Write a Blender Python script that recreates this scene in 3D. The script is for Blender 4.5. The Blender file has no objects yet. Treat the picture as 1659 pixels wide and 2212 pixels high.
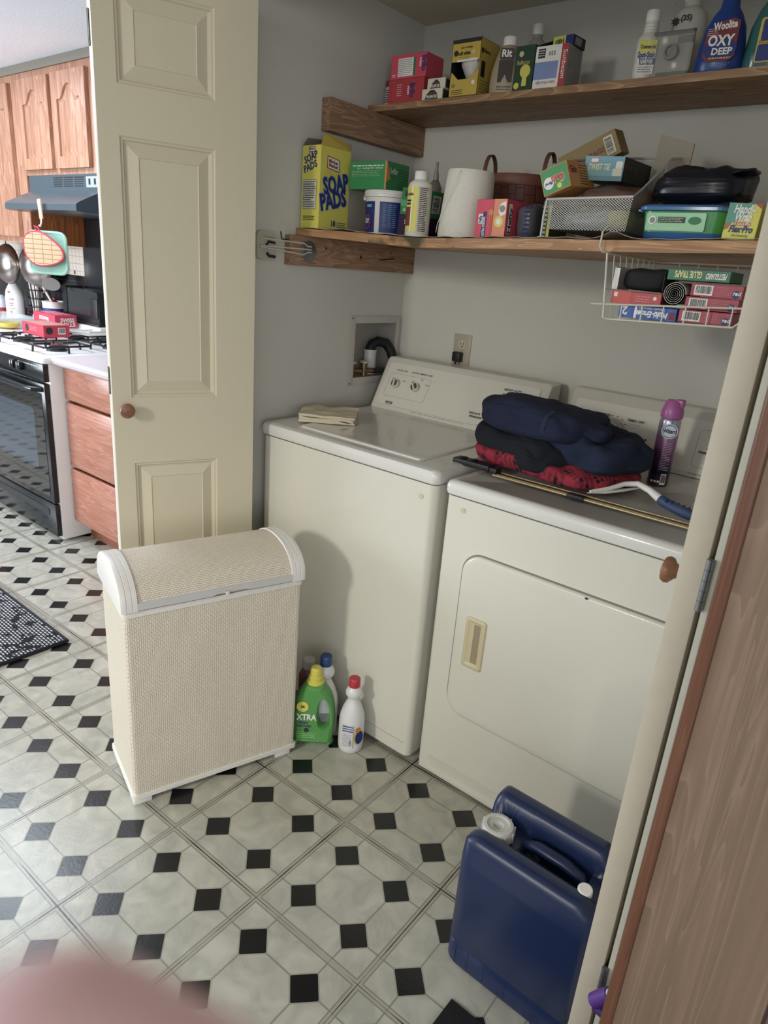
import bpy, bmesh, math, random
from mathutils import Matrix, Vector, Euler, noise
random.seed(7)
PI = math.pi
R = math.radians
SC = bpy.context.scene
COL = SC.collection

# ------------------------------------------------------------------ camera
cam_d = bpy.data.cameras.new('camera')
cam_d.sensor_fit = 'HORIZONTAL'; cam_d.sensor_width = 36.0
cam_d.lens = 36.0 * 1472.2 / 1659.0
cam_d.clip_start = 0.005; cam_d.clip_end = 60
cam_d.dof.use_dof = True; cam_d.dof.focus_distance = 2.0; cam_d.dof.aperture_fstop = 11.5
cam = bpy.data.objects.new('camera', cam_d); COL.objects.link(cam)
cam.location = (1.67884, -2.15067, 1.41659)
cam.rotation_euler = (1.22741, -0.0766209, 0.6927055)
SC.camera = cam

# ------------------------------------------------------------------ world, lights, exposure
w = bpy.data.worlds.new('world'); SC.world = w; w.use_nodes = True
bg = w.node_tree.nodes['Background']
bg.inputs[0].default_value = (0.92, 0.96, 1.0, 1); bg.inputs[1].default_value = 0.65

def area(name, loc, target, sx, sy, power, color, spread=180):
    d = bpy.data.lights.new(name, 'AREA'); d.shape = 'RECTANGLE'; d.size = sx; d.size_y = sy
    d.energy = power; d.color = color; d.spread = math.radians(spread)
    o = bpy.data.objects.new(name, d); COL.objects.link(o); o.location = loc
    o.rotation_euler = (Vector(target) - Vector(loc)).to_track_quat('-Z', 'Y').to_euler()
    return o
area('hall_window_light', (0.38, -4.5, 2.0), (-0.05, -1.0, 0.1), 0.34, 0.45, 11, (1.0, 0.95, 0.84), 80)
area('rear_fill_light', (2.1, -4.6, 1.55), (0.2, -0.4, 1.2), 1.8, 1.3, 8, (0.92, 0.96, 1.0), 150)  # unseen soft fill behind the camera, added to brighten the closet walls
area('side_fill_light', (3.6, -3.3, 1.35), (0.0, -0.6, 0.9), 1.5, 1.1, 6.5, (0.97, 0.97, 1.0), 95)  # added fill with no known source, lifts left wall, hamper front and door
area('kitchen_window_light', (-3.3, -3.4, 1.25), (-2.0, -0.2, 1.6), 1.7, 1.4, 118, (0.84, 0.92, 1.0))
area('kitchen_ceiling_light', (-1.95, -1.0, 2.235), (-1.95, -1.0, 0), 1.3, 0.55, 34, (0.80, 0.90, 1.0))
SC.view_settings.view_transform = 'Standard'
SC.view_settings.look = 'None'
SC.view_settings.exposure = 0.0
SC.view_settings.gamma = 1.0
SC.view_settings.use_curve_mapping = False

# ------------------------------------------------------------------ materials
def lin(h):
    h = h.lstrip('#'); c = [int(h[i:i+2], 16) / 255 for i in (0, 2, 4)]
    return tuple(x / 12.92 if x <= 0.04045 else ((x + 0.055) / 1.055) ** 2.4 for x in c)
_m = {}
class NT:
    def __init__(s, name):
        s.m = bpy.data.materials.new(name); s.m.use_nodes = True
        s.t = s.m.node_tree; s.b = s.t.nodes['Principled BSDF']; s.out = s.t.nodes['Material Output']
    def n(s, typ, **kw):
        nd = s.t.nodes.new(typ)
        for k, v in kw.items():
            if k == 'ins':
                for kk, vv in v.items():
                    if isinstance(vv, bpy.types.NodeSocket): s.t.links.new(vv, nd.inputs[kk])
                    else: nd.inputs[kk].default_value = vv
            else: setattr(nd, k, v)
        return nd
    def math(s, op, a, b=None, c=None):
        nd = s.t.nodes.new('ShaderNodeMath'); nd.operation = op
        for i, v in enumerate((a, b, c)):
            if v is None: continue
            if isinstance(v, bpy.types.NodeSocket): s.t.links.new(v, nd.inputs[i])
            else: nd.inputs[i].default_value = v
        return nd.outputs[0]
    def mix(s, f, a, b):
        nd = s.t.nodes.new('ShaderNodeMix'); nd.data_type = 'RGBA'
        for i, v in ((0, f), (6, a), (7, b)):
            if isinstance(v, bpy.types.NodeSocket): s.t.links.new(v, nd.inputs[i])
            else: nd.inputs[i].default_value = v if i == 0 else (*v[:3], 1)
        return nd.outputs[2]
    def link(s, a, b): s.t.links.new(a, b)
    def bump(s, h, strength=0.3, dist=0.002):
        nd = s.n('ShaderNodeBump', ins={'Height': h, 'Strength': strength, 'Distance': dist})
        s.link(nd.outputs[0], s.b.inputs['Normal'])

def soft(c, k=0.86):
    g = 0.2126 * c[0] + 0.7152 * c[1] + 0.0722 * c[2]
    return tuple(g + (x - g) * k for x in c)
def pm(hexc, rough=0.5, var=0.06, metal=0.0, nscale=30, bump=0.0, bscale=200, alpha=1.0, trans=0.0, coat=0.0, name=None):
    key = (hexc, rough, var, metal, nscale, bump, bscale, alpha, trans, coat)
    if key in _m: return _m[key]
    k = NT(name or 'paint_' + hexc.lstrip('#'))
    c = soft(lin(hexc))
    tc = k.n('ShaderNodeTexCoord')
    no = k.n('ShaderNodeTexNoise', ins={'Vector': tc.outputs['Object'], 'Scale': float(nscale), 'Detail': 3.0})
    a = tuple(x * (1 - var) for x in c); b = tuple(min(1, x * (1 + var)) for x in c)
    k.link(k.mix(no.outputs[0], a, b), k.b.inputs['Base Color'])
    k.b.inputs['Roughness'].default_value = rough; k.b.inputs['Metallic'].default_value = metal
    if alpha < 1: k.b.inputs['Alpha'].default_value = alpha
    if trans: k.b.inputs['Transmission Weight'].default_value = trans
    if coat: k.b.inputs['Coat Weight'].default_value = coat
    if bump:
        n2 = k.n('ShaderNodeTexNoise', ins={'Vector': tc.outputs['Object'], 'Scale': float(bscale), 'Detail': 3.0})
        k.bump(n2.outputs[0], bump, 0.002)
    _m[key] = k.m
    return k.m

def wood(name, c1, c2, scale=(40, 40, 3), rough=0.5, rot=(0, 0, 0), knots=False, c3=None):
    k = NT(name)
    tc = k.n('ShaderNodeTexCoord')
    mp = k.n('ShaderNodeMapping', ins={'Vector': tc.outputs['Object'], 'Scale': scale, 'Rotation': rot})
    n1 = k.n('ShaderNodeTexNoise', ins={'Vector': mp.outputs[0], 'Scale': 1.0, 'Detail': 6.0, 'Roughness': 0.65, 'Distortion': 0.6})
    mp2 = k.n('ShaderNodeMapping', ins={'Vector': tc.outputs['Object'], 'Scale': tuple(s * 0.34 for s in scale), 'Rotation': rot})
    n2 = k.n('ShaderNodeTexNoise', ins={'Vector': mp2.outputs[0], 'Scale': 1.0, 'Detail': 2.0, 'Distortion': 1.0})
    rings = k.math('FRACT', k.math('MULTIPLY', n2.outputs[0], 9.0))
    rr = k.math('POWER', rings, 3.0)
    f = k.math('ADD', k.math('MULTIPLY', n1.outputs[0], 0.75), k.math('MULTIPLY', rr, 0.35))
    cr = k.n('ShaderNodeValToRGB', ins={'Fac': f})
    e = cr.color_ramp.elements
    e[0].position = 0.3; e[0].color = (*lin(c1), 1); e[1].position = 0.75; e[1].color = (*lin(c2), 1)
    col = cr.outputs[0]
    if c3:
        n3 = k.n('ShaderNodeTexNoise', ins={'Vector': tc.outputs['Object'], 'Scale': 9.0, 'Detail': 4.0})
        cr3 = k.n('ShaderNodeValToRGB', ins={'Fac': n3.outputs[0]})
        cr3.color_ramp.elements[0].position = 0.5; cr3.color_ramp.elements[1].position = 0.6
        col = k.mix(cr3.outputs[0], col, lin(c3))
    k.link(col, k.b.inputs['Base Color'])
    k.b.inputs['Roughness'].default_value = rough
    k.bump(n1.outputs[0], 0.15, 0.001)
    return k.m

def floor_mat():
    k = NT('vinyl_floor')
    tc = k.n('ShaderNodeTexCoord'); sp = k.n('ShaderNodeSeparateXYZ', ins={0: tc.outputs['Object']})
    x, y = sp.outputs[0], sp.outputs[1]
    s, th, gx, gy = 0.3144, 0.0251, 0.7582, -1.3449
    dx = k.math('SUBTRACT', x, gx); dy = k.math('SUBTRACT', y, gy)
    c, sn = math.cos(th) / s, math.sin(th) / s
    U = k.math('ADD', k.math('MULTIPLY', dx, c), k.math('MULTIPLY', dy, sn))
    V = k.math('SUBTRACT', k.math('MULTIPLY', dy, c), k.math('MULTIPLY', dx, sn))
    def tri(v, mul):   # signed distance to cell centre in units of 1/mul
        return k.math('ABSOLUTE', k.math('SUBTRACT', k.math('FRACT', k.math('MULTIPLY', v, mul)), 0.5))
    a, b = tri(U, 2.0), tri(V, 2.0)
    dot = k.math('LESS_THAN', k.math('ADD', a, b), 0.262)
    dot = k.math('MULTIPLY', dot, k.math('LESS_THAN', k.math('MAXIMUM', a, b), 0.252))
    dotb = k.math('LESS_THAN', k.math('ADD', a, b), 0.29)
    ln = k.math('LESS_THAN', k.math('MINIMUM', a, b), 0.013)
    gu = k.math('SUBTRACT', 0.5, tri(U, 1.0)); gv = k.math('SUBTRACT', 0.5, tri(V, 1.0))
    g = k.math('MINIMUM', gu, gv)
    band = k.math('LESS_THAN', g, 0.026)
    edge = k.math('MULTIPLY', k.math('LESS_THAN', g, 0.03), k.math('GREATER_THAN', g, 0.021))
    nz = k.n('ShaderNodeTexNoise', ins={'Vector': tc.outputs['Object'], 'Scale': 5.0, 'Detail': 2.0})
    crack = k.math('LESS_THAN', g, k.math('MULTIPLY', k.math('SUBTRACT', nz.outputs[0], 0.38), 0.022))
    # marbling
    n1 = k.n('ShaderNodeTexNoise', ins={'Vector': tc.outputs['Object'], 'Scale': 15.0, 'Detail': 6.0, 'Distortion': 0.9})
    n2 = k.n('ShaderNodeTexNoise', ins={'Vector': tc.outputs['Object'], 'Scale': 7.0, 'Detail': 2.0, 'Distortion': 1.0})
    cr = k.n('ShaderNodeValToRGB', ins={'Fac': n1.outputs[0]})
    e = cr.color_ramp.elements; e[0].position = 0.36; e[0].color = (*lin('a2a196'), 1); e[1].position = 0.68; e[1].color = (*lin('c4c1b4'), 1)
    base = k.mix(k.math('MULTIPLY', n2.outputs[0], 0.6), cr.outputs[0], lin('a8a79a'))
    col = k.mix(k.math('MULTIPLY', ln, 0.8), base, lin('807c70'))
    col = k.mix(k.math('MULTIPLY', dotb, 0.6), col, lin('8c887c'))
    col = k.mix(dot, col, lin('101214'))
    col = k.mix(k.math('MULTIPLY', band, 0.7), col, lin('9c988c'))
    col = k.mix(k.math('MULTIPLY', edge, 0.8), col, lin('79746a'))
    col = k.mix(crack, col, lin('2a251e'))
    k.link(col, k.b.inputs['Base Color'])
    k.b.inputs['Roughness'].default_value = 0.26
    k.b.inputs['Specular IOR Level'].default_value = 0.5
    nb = k.n('ShaderNodeTexNoise', ins={'Vector': tc.outputs['Object'], 'Scale': 55.0, 'Detail': 3.0, 'Distortion': 1.4})
    h = k.math('SUBTRACT', k.math('MULTIPLY', nb.outputs[0], 0.5), k.math('MULTIPLY', crack, 0.7))
    k.bump(h, 0.16, 0.003)
    return k.m

def weave_mat(name, hexc, hex2, sx, sy, axis='XZ', bump=0.7, mortar=0.12, wobf=0.7):
    k = NT(name)
    tc = k.n('ShaderNodeTexCoord')
    sp = k.n('ShaderNodeSeparateXYZ', ins={0: tc.outputs['Object']})
    u = k.math('ADD', sp.outputs[0], sp.outputs[1]) if axis == 'XYZ' else (k.math('ADD', sp.outputs[1], sp.outputs[2]) if axis[0] == 'S' else sp.outputs['XYZ'.index(axis[0])])
    v = sp.outputs[2] if axis == 'XYZ' else sp.outputs['XYZ'.index(axis[1])]
    nw = k.n('ShaderNodeTexNoise', ins={'Vector': tc.outputs['Object'], 'Scale': 45.0, 'Detail': 2.0})
    wob = k.math('MULTIPLY', k.math('SUBTRACT', nw.outputs[0], 0.5), sx * wobf)
    co = k.n('ShaderNodeCombineXYZ', ins={0: k.math('ADD', v, k.math('MULTIPLY', wob, 3.0)), 1: k.math('ADD', u, wob)})
    br = k.n('ShaderNodeTexBrick', ins={'Vector': co.outputs[0], 'Color1': (1, 1, 1, 1), 'Color2': (0.8, 0.8, 0.8, 1), 'Mortar': (0, 0, 0, 1),
             'Scale': 1.0, 'Mortar Size': mortar * sx, 'Mortar Smooth': 0.6, 'Brick Width': sy, 'Row Height': sx})
    nz = k.n('ShaderNodeTexNoise', ins={'Vector': tc.outputs['Object'], 'Scale': 60.0, 'Detail': 3.0})
    f = k.math('MULTIPLY', br.outputs[0], k.math('ADD', 0.72, k.math('MULTIPLY', nz.outputs[0], 0.5)))
    k.link(k.mix(f, lin(hex2), lin(hexc)), k.b.inputs['Base Color'])
    k.b.inputs['Roughness'].default_value = 0.5
    k.bump(f, bump, 0.0015)
    return k.m

def plaster(name, hexc, bscale=260, bump=0.12, var=0.05, rough=0.75):
    k = NT(name); c = lin(hexc)
    tc = k.n('ShaderNodeTexCoord')
    n1 = k.n('ShaderNodeTexNoise', ins={'Vector': tc.outputs['Object'], 'Scale': 2.2, 'Detail': 4.0})
    k.link(k.mix(n1.outputs[0], tuple(x * (1 - var) for x in c), tuple(x * (1 + var) for x in c)), k.b.inputs['Base Color'])
    n2 = k.n('ShaderNodeTexNoise', ins={'Vector': tc.outputs['Object'], 'Scale': float(bscale), 'Detail': 2.0})
    k.b.inputs['Roughness'].default_value = rough
    k.bump(n2.outputs[0], bump, 0.002)
    return k.m

def plaid_mat():
    k = NT('red_black_plaid')
    tc = k.n('ShaderNodeTexCoord')
    mp = k.n('ShaderNodeMapping', ins={'Vector': tc.outputs['Object'], 'Rotation': (0, 0, 0.5), 'Scale': (19, 19, 19)})
    sp = k.n('ShaderNodeSeparateXYZ', ins={0: mp.outputs[0]})
    def band(v): return k.math('GREATER_THAN', k.math('FRACT', v), 0.55)
    def fine(v): return k.math('GREATER_THAN', k.math('FRACT', k.math('MULTIPLY', v, 4.0)), 0.4)
    bx, by = band(sp.outputs[0]), band(k.math('ADD', sp.outputs[1], sp.outputs[2]))
    f = k.math('ADD', k.math('MULTIPLY', k.math('MULTIPLY', bx, 0.5), fine(sp.outputs[1])), k.math('MULTIPLY', k.math('MULTIPLY', by, 0.5), fine(sp.outputs[0])))
    k.link(k.mix(f, lin('94283a'), lin('14090d')), k.b.inputs['Base Color'])
    k.b.inputs['Roughness'].default_value = 0.9
    nz = k.n('ShaderNodeTexNoise', ins={'Vector': tc.outputs['Object'], 'Scale': 300.0}); k.bump(nz.outputs[0], 0.4, 0.001)
    return k.m

def mesh_metal():   # expanded metal sheet, real see-through diamonds
    k = NT('expanded_metal')
    tc = k.n('ShaderNodeTexCoord'); sp = k.n('ShaderNodeSeparateXYZ', ins={0: tc.outputs['Object']})
    u = k.math('MULTIPLY', k.math('ADD', sp.outputs[0], sp.outputs[1]), 1 / 0.0078); v = k.math('MULTIPLY', sp.outputs[2], 1 / 0.0052)
    p = k.math('ABSOLUTE', k.math('SUBTRACT', k.math('FRACT', k.math('ADD', u, v)), 0.5))
    q = k.math('ABSOLUTE', k.math('SUBTRACT', k.math('FRACT', k.math('SUBTRACT', u, v)), 0.5))
    hole = k.math('LESS_THAN', k.math('MAXIMUM', p, q), 0.37)
    tr = k.n('ShaderNodeBsdfTransparent'); mx = k.n('ShaderNodeMixShader', ins={0: hole, 1: k.b.outputs[0], 2: tr.outputs[0]})
    k.link(mx.outputs[0], k.out.inputs[0])
    k.b.inputs['Base Color'].default_value = (*lin('b4b2ac'), 1); k.b.inputs['Roughness'].default_value = 0.45
    k.b.inputs['Metallic'].default_value = 0.3
    return k.m

def rug_mat():
    k = NT('rug_weave')
    tc = k.n('ShaderNodeTexCoord')
    br = k.n('ShaderNodeTexBrick', ins={'Vector': tc.outputs['Object'], 'Color1': (1, 1, 1, 1), 'Color2': (0.9, 0.9, 0.9, 1), 'Mortar': (0, 0, 0, 1), 'Scale': 1.0,
             'Mortar Size': 0.0028, 'Brick Width': 0.019, 'Row Height': 0.0115})
    nz = k.n('ShaderNodeTexNoise', ins={'Vector': tc.outputs['Object'], 'Scale': 28.0, 'Detail': 2.0})
    f = k.math('MULTIPLY', br.outputs[0], k.math('GREATER_THAN', nz.outputs[0], 0.43))
    k.link(k.mix(f, lin('17191f'), lin('c9ccd4')), k.b.inputs['Base Color'])
    k.b.inputs['Roughness'].default_value = 0.95; k.bump(f, 0.8, 0.004)
    return k.m

def tile_mat(name, hexc, line, sx, sz, metal=0.0, rough=0.3):
    k = NT(name); tc = k.n('ShaderNodeTexCoord'); sp = k.n('ShaderNodeSeparateXYZ', ins={0: tc.outputs['Object']})
    co = k.n('ShaderNodeCombineXYZ', ins={0: sp.outputs[0], 1: sp.outputs[2]})
    br = k.n('ShaderNodeTexBrick', offset=0.0, ins={'Vector': co.outputs[0], 'Color1': (*lin(hexc), 1), 'Color2': (*lin(hexc), 1), 'Mortar': (*lin(line), 1), 'Scale': 1.0,
             'Mortar Size': 0.0022, 'Brick Width': sx, 'Row Height': sz})
    k.link(br.outputs[0], k.b.inputs['Base Color']); k.b.inputs['Roughness'].default_value = rough
    k.bump(br.outputs[1], -0.3, 0.002)
    return k.m

WALL = plaster('closet_wall_paint', 'cfcec6')
CEIL = plaster('ceiling_texture', 'cfc8b6', 120, 0.5)
KCEIL = plaster('kitchen_ceiling_texture', 'f0f2fa', 90, 0.6)
KWALL = plaster('kitchen_wall_paint', '9a9484')
DOORP = weave_mat('embossed_door_paint', 'cbc3ac', 'c8c0a8', 0.0022, 0.35, 'XZ', 0.2, 0.2, .3)
DOORE = pm('d8d4c8', 0.55, 0.06, bump=0.15)
APPL = pm('d8d5c6', 0.28, 0.02, coat=0.3, name='appliance_enamel')
APPT = pm('dad8d2', 0.22, 0.02, coat=0.4, name='appliance_top_enamel')
CONS = pm('d6d4c8', 0.35, 0.02, name='console_plastic')
GREYL = pm('8d8a80', 0.6)
INK = pm('26262a', 0.6)
PINE = wood('pine_board', '86654a', 'ba9672', (6, 60, 60), 0.6)
PINED = wood('old_stud_wood', '84664f', 'b08f74', (50, 5, 50), 0.75)
SHELFW = wood('shelf_edge_wood', '966e4c', 'c2996f', (5, 60, 60), 0.55)
SHELFM = wood('shelf_edge_stained', '966e4c', 'c2996f', (5, 60, 60), 0.55, c3='4a4428')
OAKL = wood('oak_cabinet', '926650', 'c09278', (50, 50, 3.0), 0.35)
OAKH = wood('oak_drawer', 'a46a56', 'c48a76', (3.5, 55, 55), 0.3)
OAKS = wood('oak_panel_side', '7a4526', 'b5713f', (55, 55, 3.0), 0.45)
PANEL = wood('wall_panelling', '75604f', '8c7462', (70, 70, 2.6), 0.55)
TRIMB = wood('brown_moulding', '64402f', '75503d', (60, 60, 3), 0.35)
KNOBW = wood('knob_wood', '7a523c', '94694e', (30, 30, 30), 0.4)
WICK = weave_mat('wicker_weave', 'e6dccb', 'cfc4b2', 0.0052, 0.0125, 'XZ', 1.0, 0.15)
WICKS = weave_mat('wicker_weave_side', 'e4dbca', 'd0c5b2', 0.0052, 0.0125, 'YZ', 1.0, 0.15)
WICKT = weave_mat('wicker_weave_top', 'e8dece', 'cdc1ae', 0.0062, 0.0105, 'SX', 1.0, 0.14)
WHITEP = pm('e2dfda', 0.35, 0.02, name='white_plastic')
WIRE = pm('c9c4b4', 0.4, 0.03, name='cream_coated_wire')
FLOORM = floor_mat()
MESHM = mesh_metal()
BLACKG = pm('0c0d10', 0.08, 0.02, name='black_gloss')
BLACKM = pm('141518', 0.45, 0.05, name='black_matte')
STEEL = pm('a8a39c', 0.22, 0.04, metal=1.0, name='steel')
GLASSM = pm('dfe8ea', 0.05, 0.0, alpha=0.25, name='clear_glass')

# ------------------------------------------------------------------ mesh builder
_tc = {}
def text_geo(s, bold):
    k = (s, bold)
    if k in _tc: return _tc[k]
    cu = bpy.data.curves.new('t', 'FONT'); cu.body = s; cu.size = 1.0; cu.resolution_u = 2
    cu.offset = 0.034 if bold else 0.006
    ob = bpy.data.objects.new('t', cu); COL.objects.link(ob)
    dg = bpy.context.evaluated_depsgraph_get(); dg.update()
    me = bpy.data.meshes.new_from_object(ob.evaluated_get(dg))
    vs = [v.co.copy() for v in me.vertices]; fs = [tuple(p.vertices) for p in me.polygons]
    bpy.data.objects.remove(ob); bpy.data.meshes.remove(me); bpy.data.curves.remove(cu)
    x0 = min(v.x for v in vs); x1 = max(v.x for v in vs); y0 = min(v.y for v in vs); y1 = max(v.y for v in vs)
    _tc[k] = (vs, fs, x0, x1, y0, y1)
    return _tc[k]

I4 = Matrix.Identity(4)
def T(x, y, z): return Matrix.Translation((x, y, z))
def RX(a): return Matrix.Rotation(a, 4, 'X')
def RY(a): return Matrix.Rotation(a, 4, 'Y')
def RZ(a): return Matrix.Rotation(a, 4, 'Z')
def frame(o, x, y):
    x = Vector(x).normalized(); y = Vector(y).normalized(); z = x.cross(y)
    m = Matrix((x, y, z)).transposed().to_4x4(); m.translation = Vector(o); return m
def rrpoly(x0, y0, x1, y1, r, n=5):
    r = max(0.00005, min(r, (x1 - x0) / 2.001, (y1 - y0) / 2.001)); out = []
    for cx, cy, a0 in ((x1 - r, y0 + r, -PI / 2), (x1 - r, y1 - r, 0), (x0 + r, y1 - r, PI / 2), (x0 + r, y0 + r, PI)):
        for i in range(n + 1):
            a = a0 + PI / 2 * i / n; out.append((cx + r * math.cos(a), cy + r * math.sin(a)))
    return out

class MB:
    def __init__(s): s.v = []; s.f = []; s.mi = []; s.mats = []; s.M = I4.copy(); s.nosharp = False
    def m(s, mat):
        if mat not in s.mats: s.mats.append(mat)
        return s.mats.index(mat)
    def add(s, vs, fs, mat, M=None):
        M = s.M @ M if M is not None else s.M
        o = len(s.v); s.v += [M @ Vector(v) for v in vs]; i = s.m(mat)
        s.f += [tuple(o + a for a in f) for f in fs]; s.mi += [i] * len(fs)
        return s
    def box(s, x0, y0, z0, x1, y1, z1, mat, bev=0.0, M=None, seg=2):
        bm = bmesh.new(); bmesh.ops.create_cube(bm, size=1.0)
        for v in bm.verts: v.co = Vector(((x0 + x1) / 2 + v.co.x * (x1 - x0), (y0 + y1) / 2 + v.co.y * (y1 - y0), (z0 + z1) / 2 + v.co.z * (z1 - z0)))
        if bev > 0:
            bmesh.ops.bevel(bm, geom=bm.edges[:], offset=bev, segments=seg, affect='EDGES', profile=0.5)
        bm.verts.index_update()
        s.add([v.co.copy() for v in bm.verts], [tuple(v.index for v in f.verts) for f in bm.faces], mat, M); bm.free(); return s
    def prism(s, poly, h0, h1, mat, M=None, cap=True, top=None):
        n = len(poly); top = top or poly
        vs = [(x, y, h0) for x, y in poly] + [(x, y, h1) for x, y in top]
        fs = [(i, (i + 1) % n, n + (i + 1) % n, n + i) for i in range(n)]
        if cap: fs += [tuple(range(n))[::-1], tuple(range(n, 2 * n))]
        return s.add(vs, fs, mat, M)
    def rings(s, polys, mat, M=None, cap0=True, cap1=True):   # polys: list of lists of 3d points, same length
        n = len(polys[0]); vs = [p for q in polys for p in q]; fs = []
        for j in range(len(polys) - 1):
            for i in range(n): fs.append((j * n + i, j * n + (i + 1) % n, (j + 1) * n + (i + 1) % n, (j + 1) * n + i))
        if cap0: fs.append(tuple(range(n))[::-1])
        if cap1: fs.append(tuple(range((len(polys) - 1) * n, len(polys) * n)))
        return s.add(vs, fs, mat, M)
    def lathe(s, prof, mat, seg=28, M=None, sx=1.0, sy=1.0):
        return s.rings([[(max(r, 1e-5) * sx * math.cos(2 * PI * i / seg), max(r, 1e-5) * sy * math.sin(2 * PI * i / seg), z) for i in range(seg)] for r, z in prof], mat, M)
    def tube(s, pts, r, mat, seg=8, M=None, closed=False):
        pts = [Vector(p) for p in pts]; rs = r if isinstance(r, (list, tuple)) else [r] * len(pts); rg = []; n = len(pts); up = None
        for i, p in enumerate(pts):
            a = pts[(i - 1) % n] if (closed or i) else p; b = pts[(i + 1) % n] if (closed or i < n - 1) else p
            d = (b - a).normalized()
            if up is None: up = d.orthogonal().normalized()
            up = (up - d * up.dot(d)); up = up.normalized() if up.length > 1e-6 else d.orthogonal().normalized()
            w_ = d.cross(up)
            rg.append([p + rs[i] * (math.cos(2 * PI * k / seg) * up + math.sin(2 * PI * k / seg) * w_) for k in range(seg)])
        if closed: rg.append(rg[0]); return s.rings(rg, mat, M, False, False)
        return s.rings(rg, mat, M)
    def patch(s, F, poly, mat, lift=0.0005):
        return s.prism(poly, lift * 0.2, lift, mat, F)
    def rect(s, F, x0, y0, x1, y1, mat, lift=0.0005, r=0.0):
        return s.patch(F, rrpoly(x0, y0, x1, y1, r, 4) if r else [(x0, y0), (x1, y0), (x1, y1), (x0, y1)], mat, lift)
    def disc(s, F, x, y, r, mat, lift=0.0006, sy=1.0):
        return s.patch(F, [(x + r * math.cos(a * PI / 12), y + r * sy * math.sin(a * PI / 12)) for a in range(24)], mat, lift)
    def text(s, F, x, y, h, txt, mat, bold=False, rot=0.0, width=None, align='L', lift=0.0009, shear=0.0):
        vs, fs, x0, x1, y0, y1 = text_geo(txt, bold)
        k = h / 0.73; kx = k if width is None else width / (x1 - x0)
        off = {'L': 0, 'C': -(x1 - x0) / 2, 'R': -(x1 - x0)}[align]
        cs, sn = math.cos(rot), math.sin(rot); out = []
        for v in vs:
            a = (v.x - x0 + off) * kx; b = v.y * k; a += b * shear
            out.append((x + a * cs - b * sn, y + a * sn + b * cs, lift))
        return s.add(out, fs, mat, F)
    def lines(s, F, x0, y0, x1, y1, n, mat, fill=0.5, lift=0.0007, seed=1):   # small print: rows of thin strokes
        rg = random.Random(seed); st = (y1 - y0) / n
        for i in range(n):
            x = x0; yy = y1 - (i + 0.5) * st
            xe = x1 - (x1 - x0) * rg.choice((0, 0, 0.05, 0.1, 0.35))
            while x < xe:
                wd = rg.uniform(0.05, 0.16) * (x1 - x0); s.rect(F, x, yy - st * fill * 0.35, min(x + wd, xe), yy + st * fill * 0.35, mat, lift); x += wd + 0.03 * (x1 - x0)
        return s
    def barcode(s, F, x0, y0, x1, y1, white, black, vertical=False, seed=3):
        s.rect(F, x0, y0, x1, y1, white, 0.0006); rg = random.Random(seed)
        if vertical:
            y = y0 + (y1 - y0) * .08
            while y < y1 - (y1 - y0) * .08:
                wd = rg.uniform(.02, .05) * (y1 - y0); s.rect(F, x0 + (x1 - x0) * .08, y, x1 - (x1 - x0) * .18, y + wd, black, 0.0009); y += wd + rg.uniform(.02, .05) * (y1 - y0)
        else:
            x = x0 + (x1 - x0) * .08
            while x < x1 - (x1 - x0) * .08:
                wd = rg.uniform(.015, .045) * (x1 - x0); s.rect(F, x, y0 + (y1 - y0) * .16, x + wd, y1 - (y1 - y0) * .08, black, 0.0009); x += wd + rg.uniform(.015, .04) * (x1 - x0)
        return s
    def build(s, name, parent=None, smooth=40, label=None):
        me = bpy.data.meshes.new(name); me.from_pydata(s.v, [], s.f)
        for m_ in s.mats: me.materials.append(m_)
        for p, i in zip(me.polygons, s.mi): p.material_index = i
        bm = bmesh.new(); bm.from_mesh(me); bmesh.ops.recalc_face_normals(bm, faces=bm.faces[:]); bm.to_mesh(me); bm.free()
        me.validate()
        if smooth:
            for p in me.polygons: p.use_smooth = True
            me.set_sharp_from_angle(angle=R(smooth))
        o = bpy.data.objects.new(name, me); COL.objects.link(o)
        if parent: o.parent = parent
        if label: o['label'] = label
        return o

def tag(o, label, cat, group=None, kind=None):
    o['label'] = label; o['category'] = cat
    if group: o['group'] = group
    if kind: o['kind'] = kind
    return o
def struct(o): o['kind'] = 'structure'; return o
def thing(name, label, cat, loc=(0, 0, 0), rotz=0.0, group=None):
    o = bpy.data.objects.new(name, None); COL.objects.link(o); o.location = loc; o.rotation_euler = (0, 0, rotz); o.empty_display_size = 0.05
    return tag(o, label, cat, group)
def place(o, loc, rotz=0.0, rot=None):
    o.location = loc; o.rotation_euler = rot if rot else (0, 0, rotz); return o

# ================================================================== THE SETTING
b = MB(); b.box(-6.0, -6.5, -0.05, 3.2, 0.6, 0.0, FLOORM); struct(b.build('floor', smooth=0))
b = MB(); b.box(-0.12, -3.2, 2.197, 2.8, 0.1, 2.25, CEIL); struct(b.build('ceiling', smooth=0))
b = MB(); b.box(-6.0, -4.5, 2.25, -0.12, 0.2, 2.3, KCEIL); struct(b.build('ceiling', smooth=0))
b = MB(); b.box(-0.1, 0.0, 0, 2.8, 0.1, 2.2, WALL)
gF = frame((0, 0, 0), (1, 0, 0), (0, 0, 1))
gF.translation = (0, 0, 0)
struct(b.build('wall_back', smooth=0))
b = MB()   # left closet wall with the hole of the valve box
vy0, vy1, vz0, vz1 = -0.268, -0.03, 1.028, 1.226
b.box(-0.1, -0.76, 0, 0, vy0, 2.2, WALL); b.box(-0.1, vy1, 0, 0, 0.02, 2.2, WALL)
b.box(-0.1, vy0, 0, 0, vy1, vz0, WALL); b.box(-0.1, vy0, vz1, 0, vy1, 2.2, WALL); b.box(-0.1, vy0, vz0, -0.085, vy1, vz1, WALL)
struct(b.build('wall_left', smooth=0))
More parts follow.
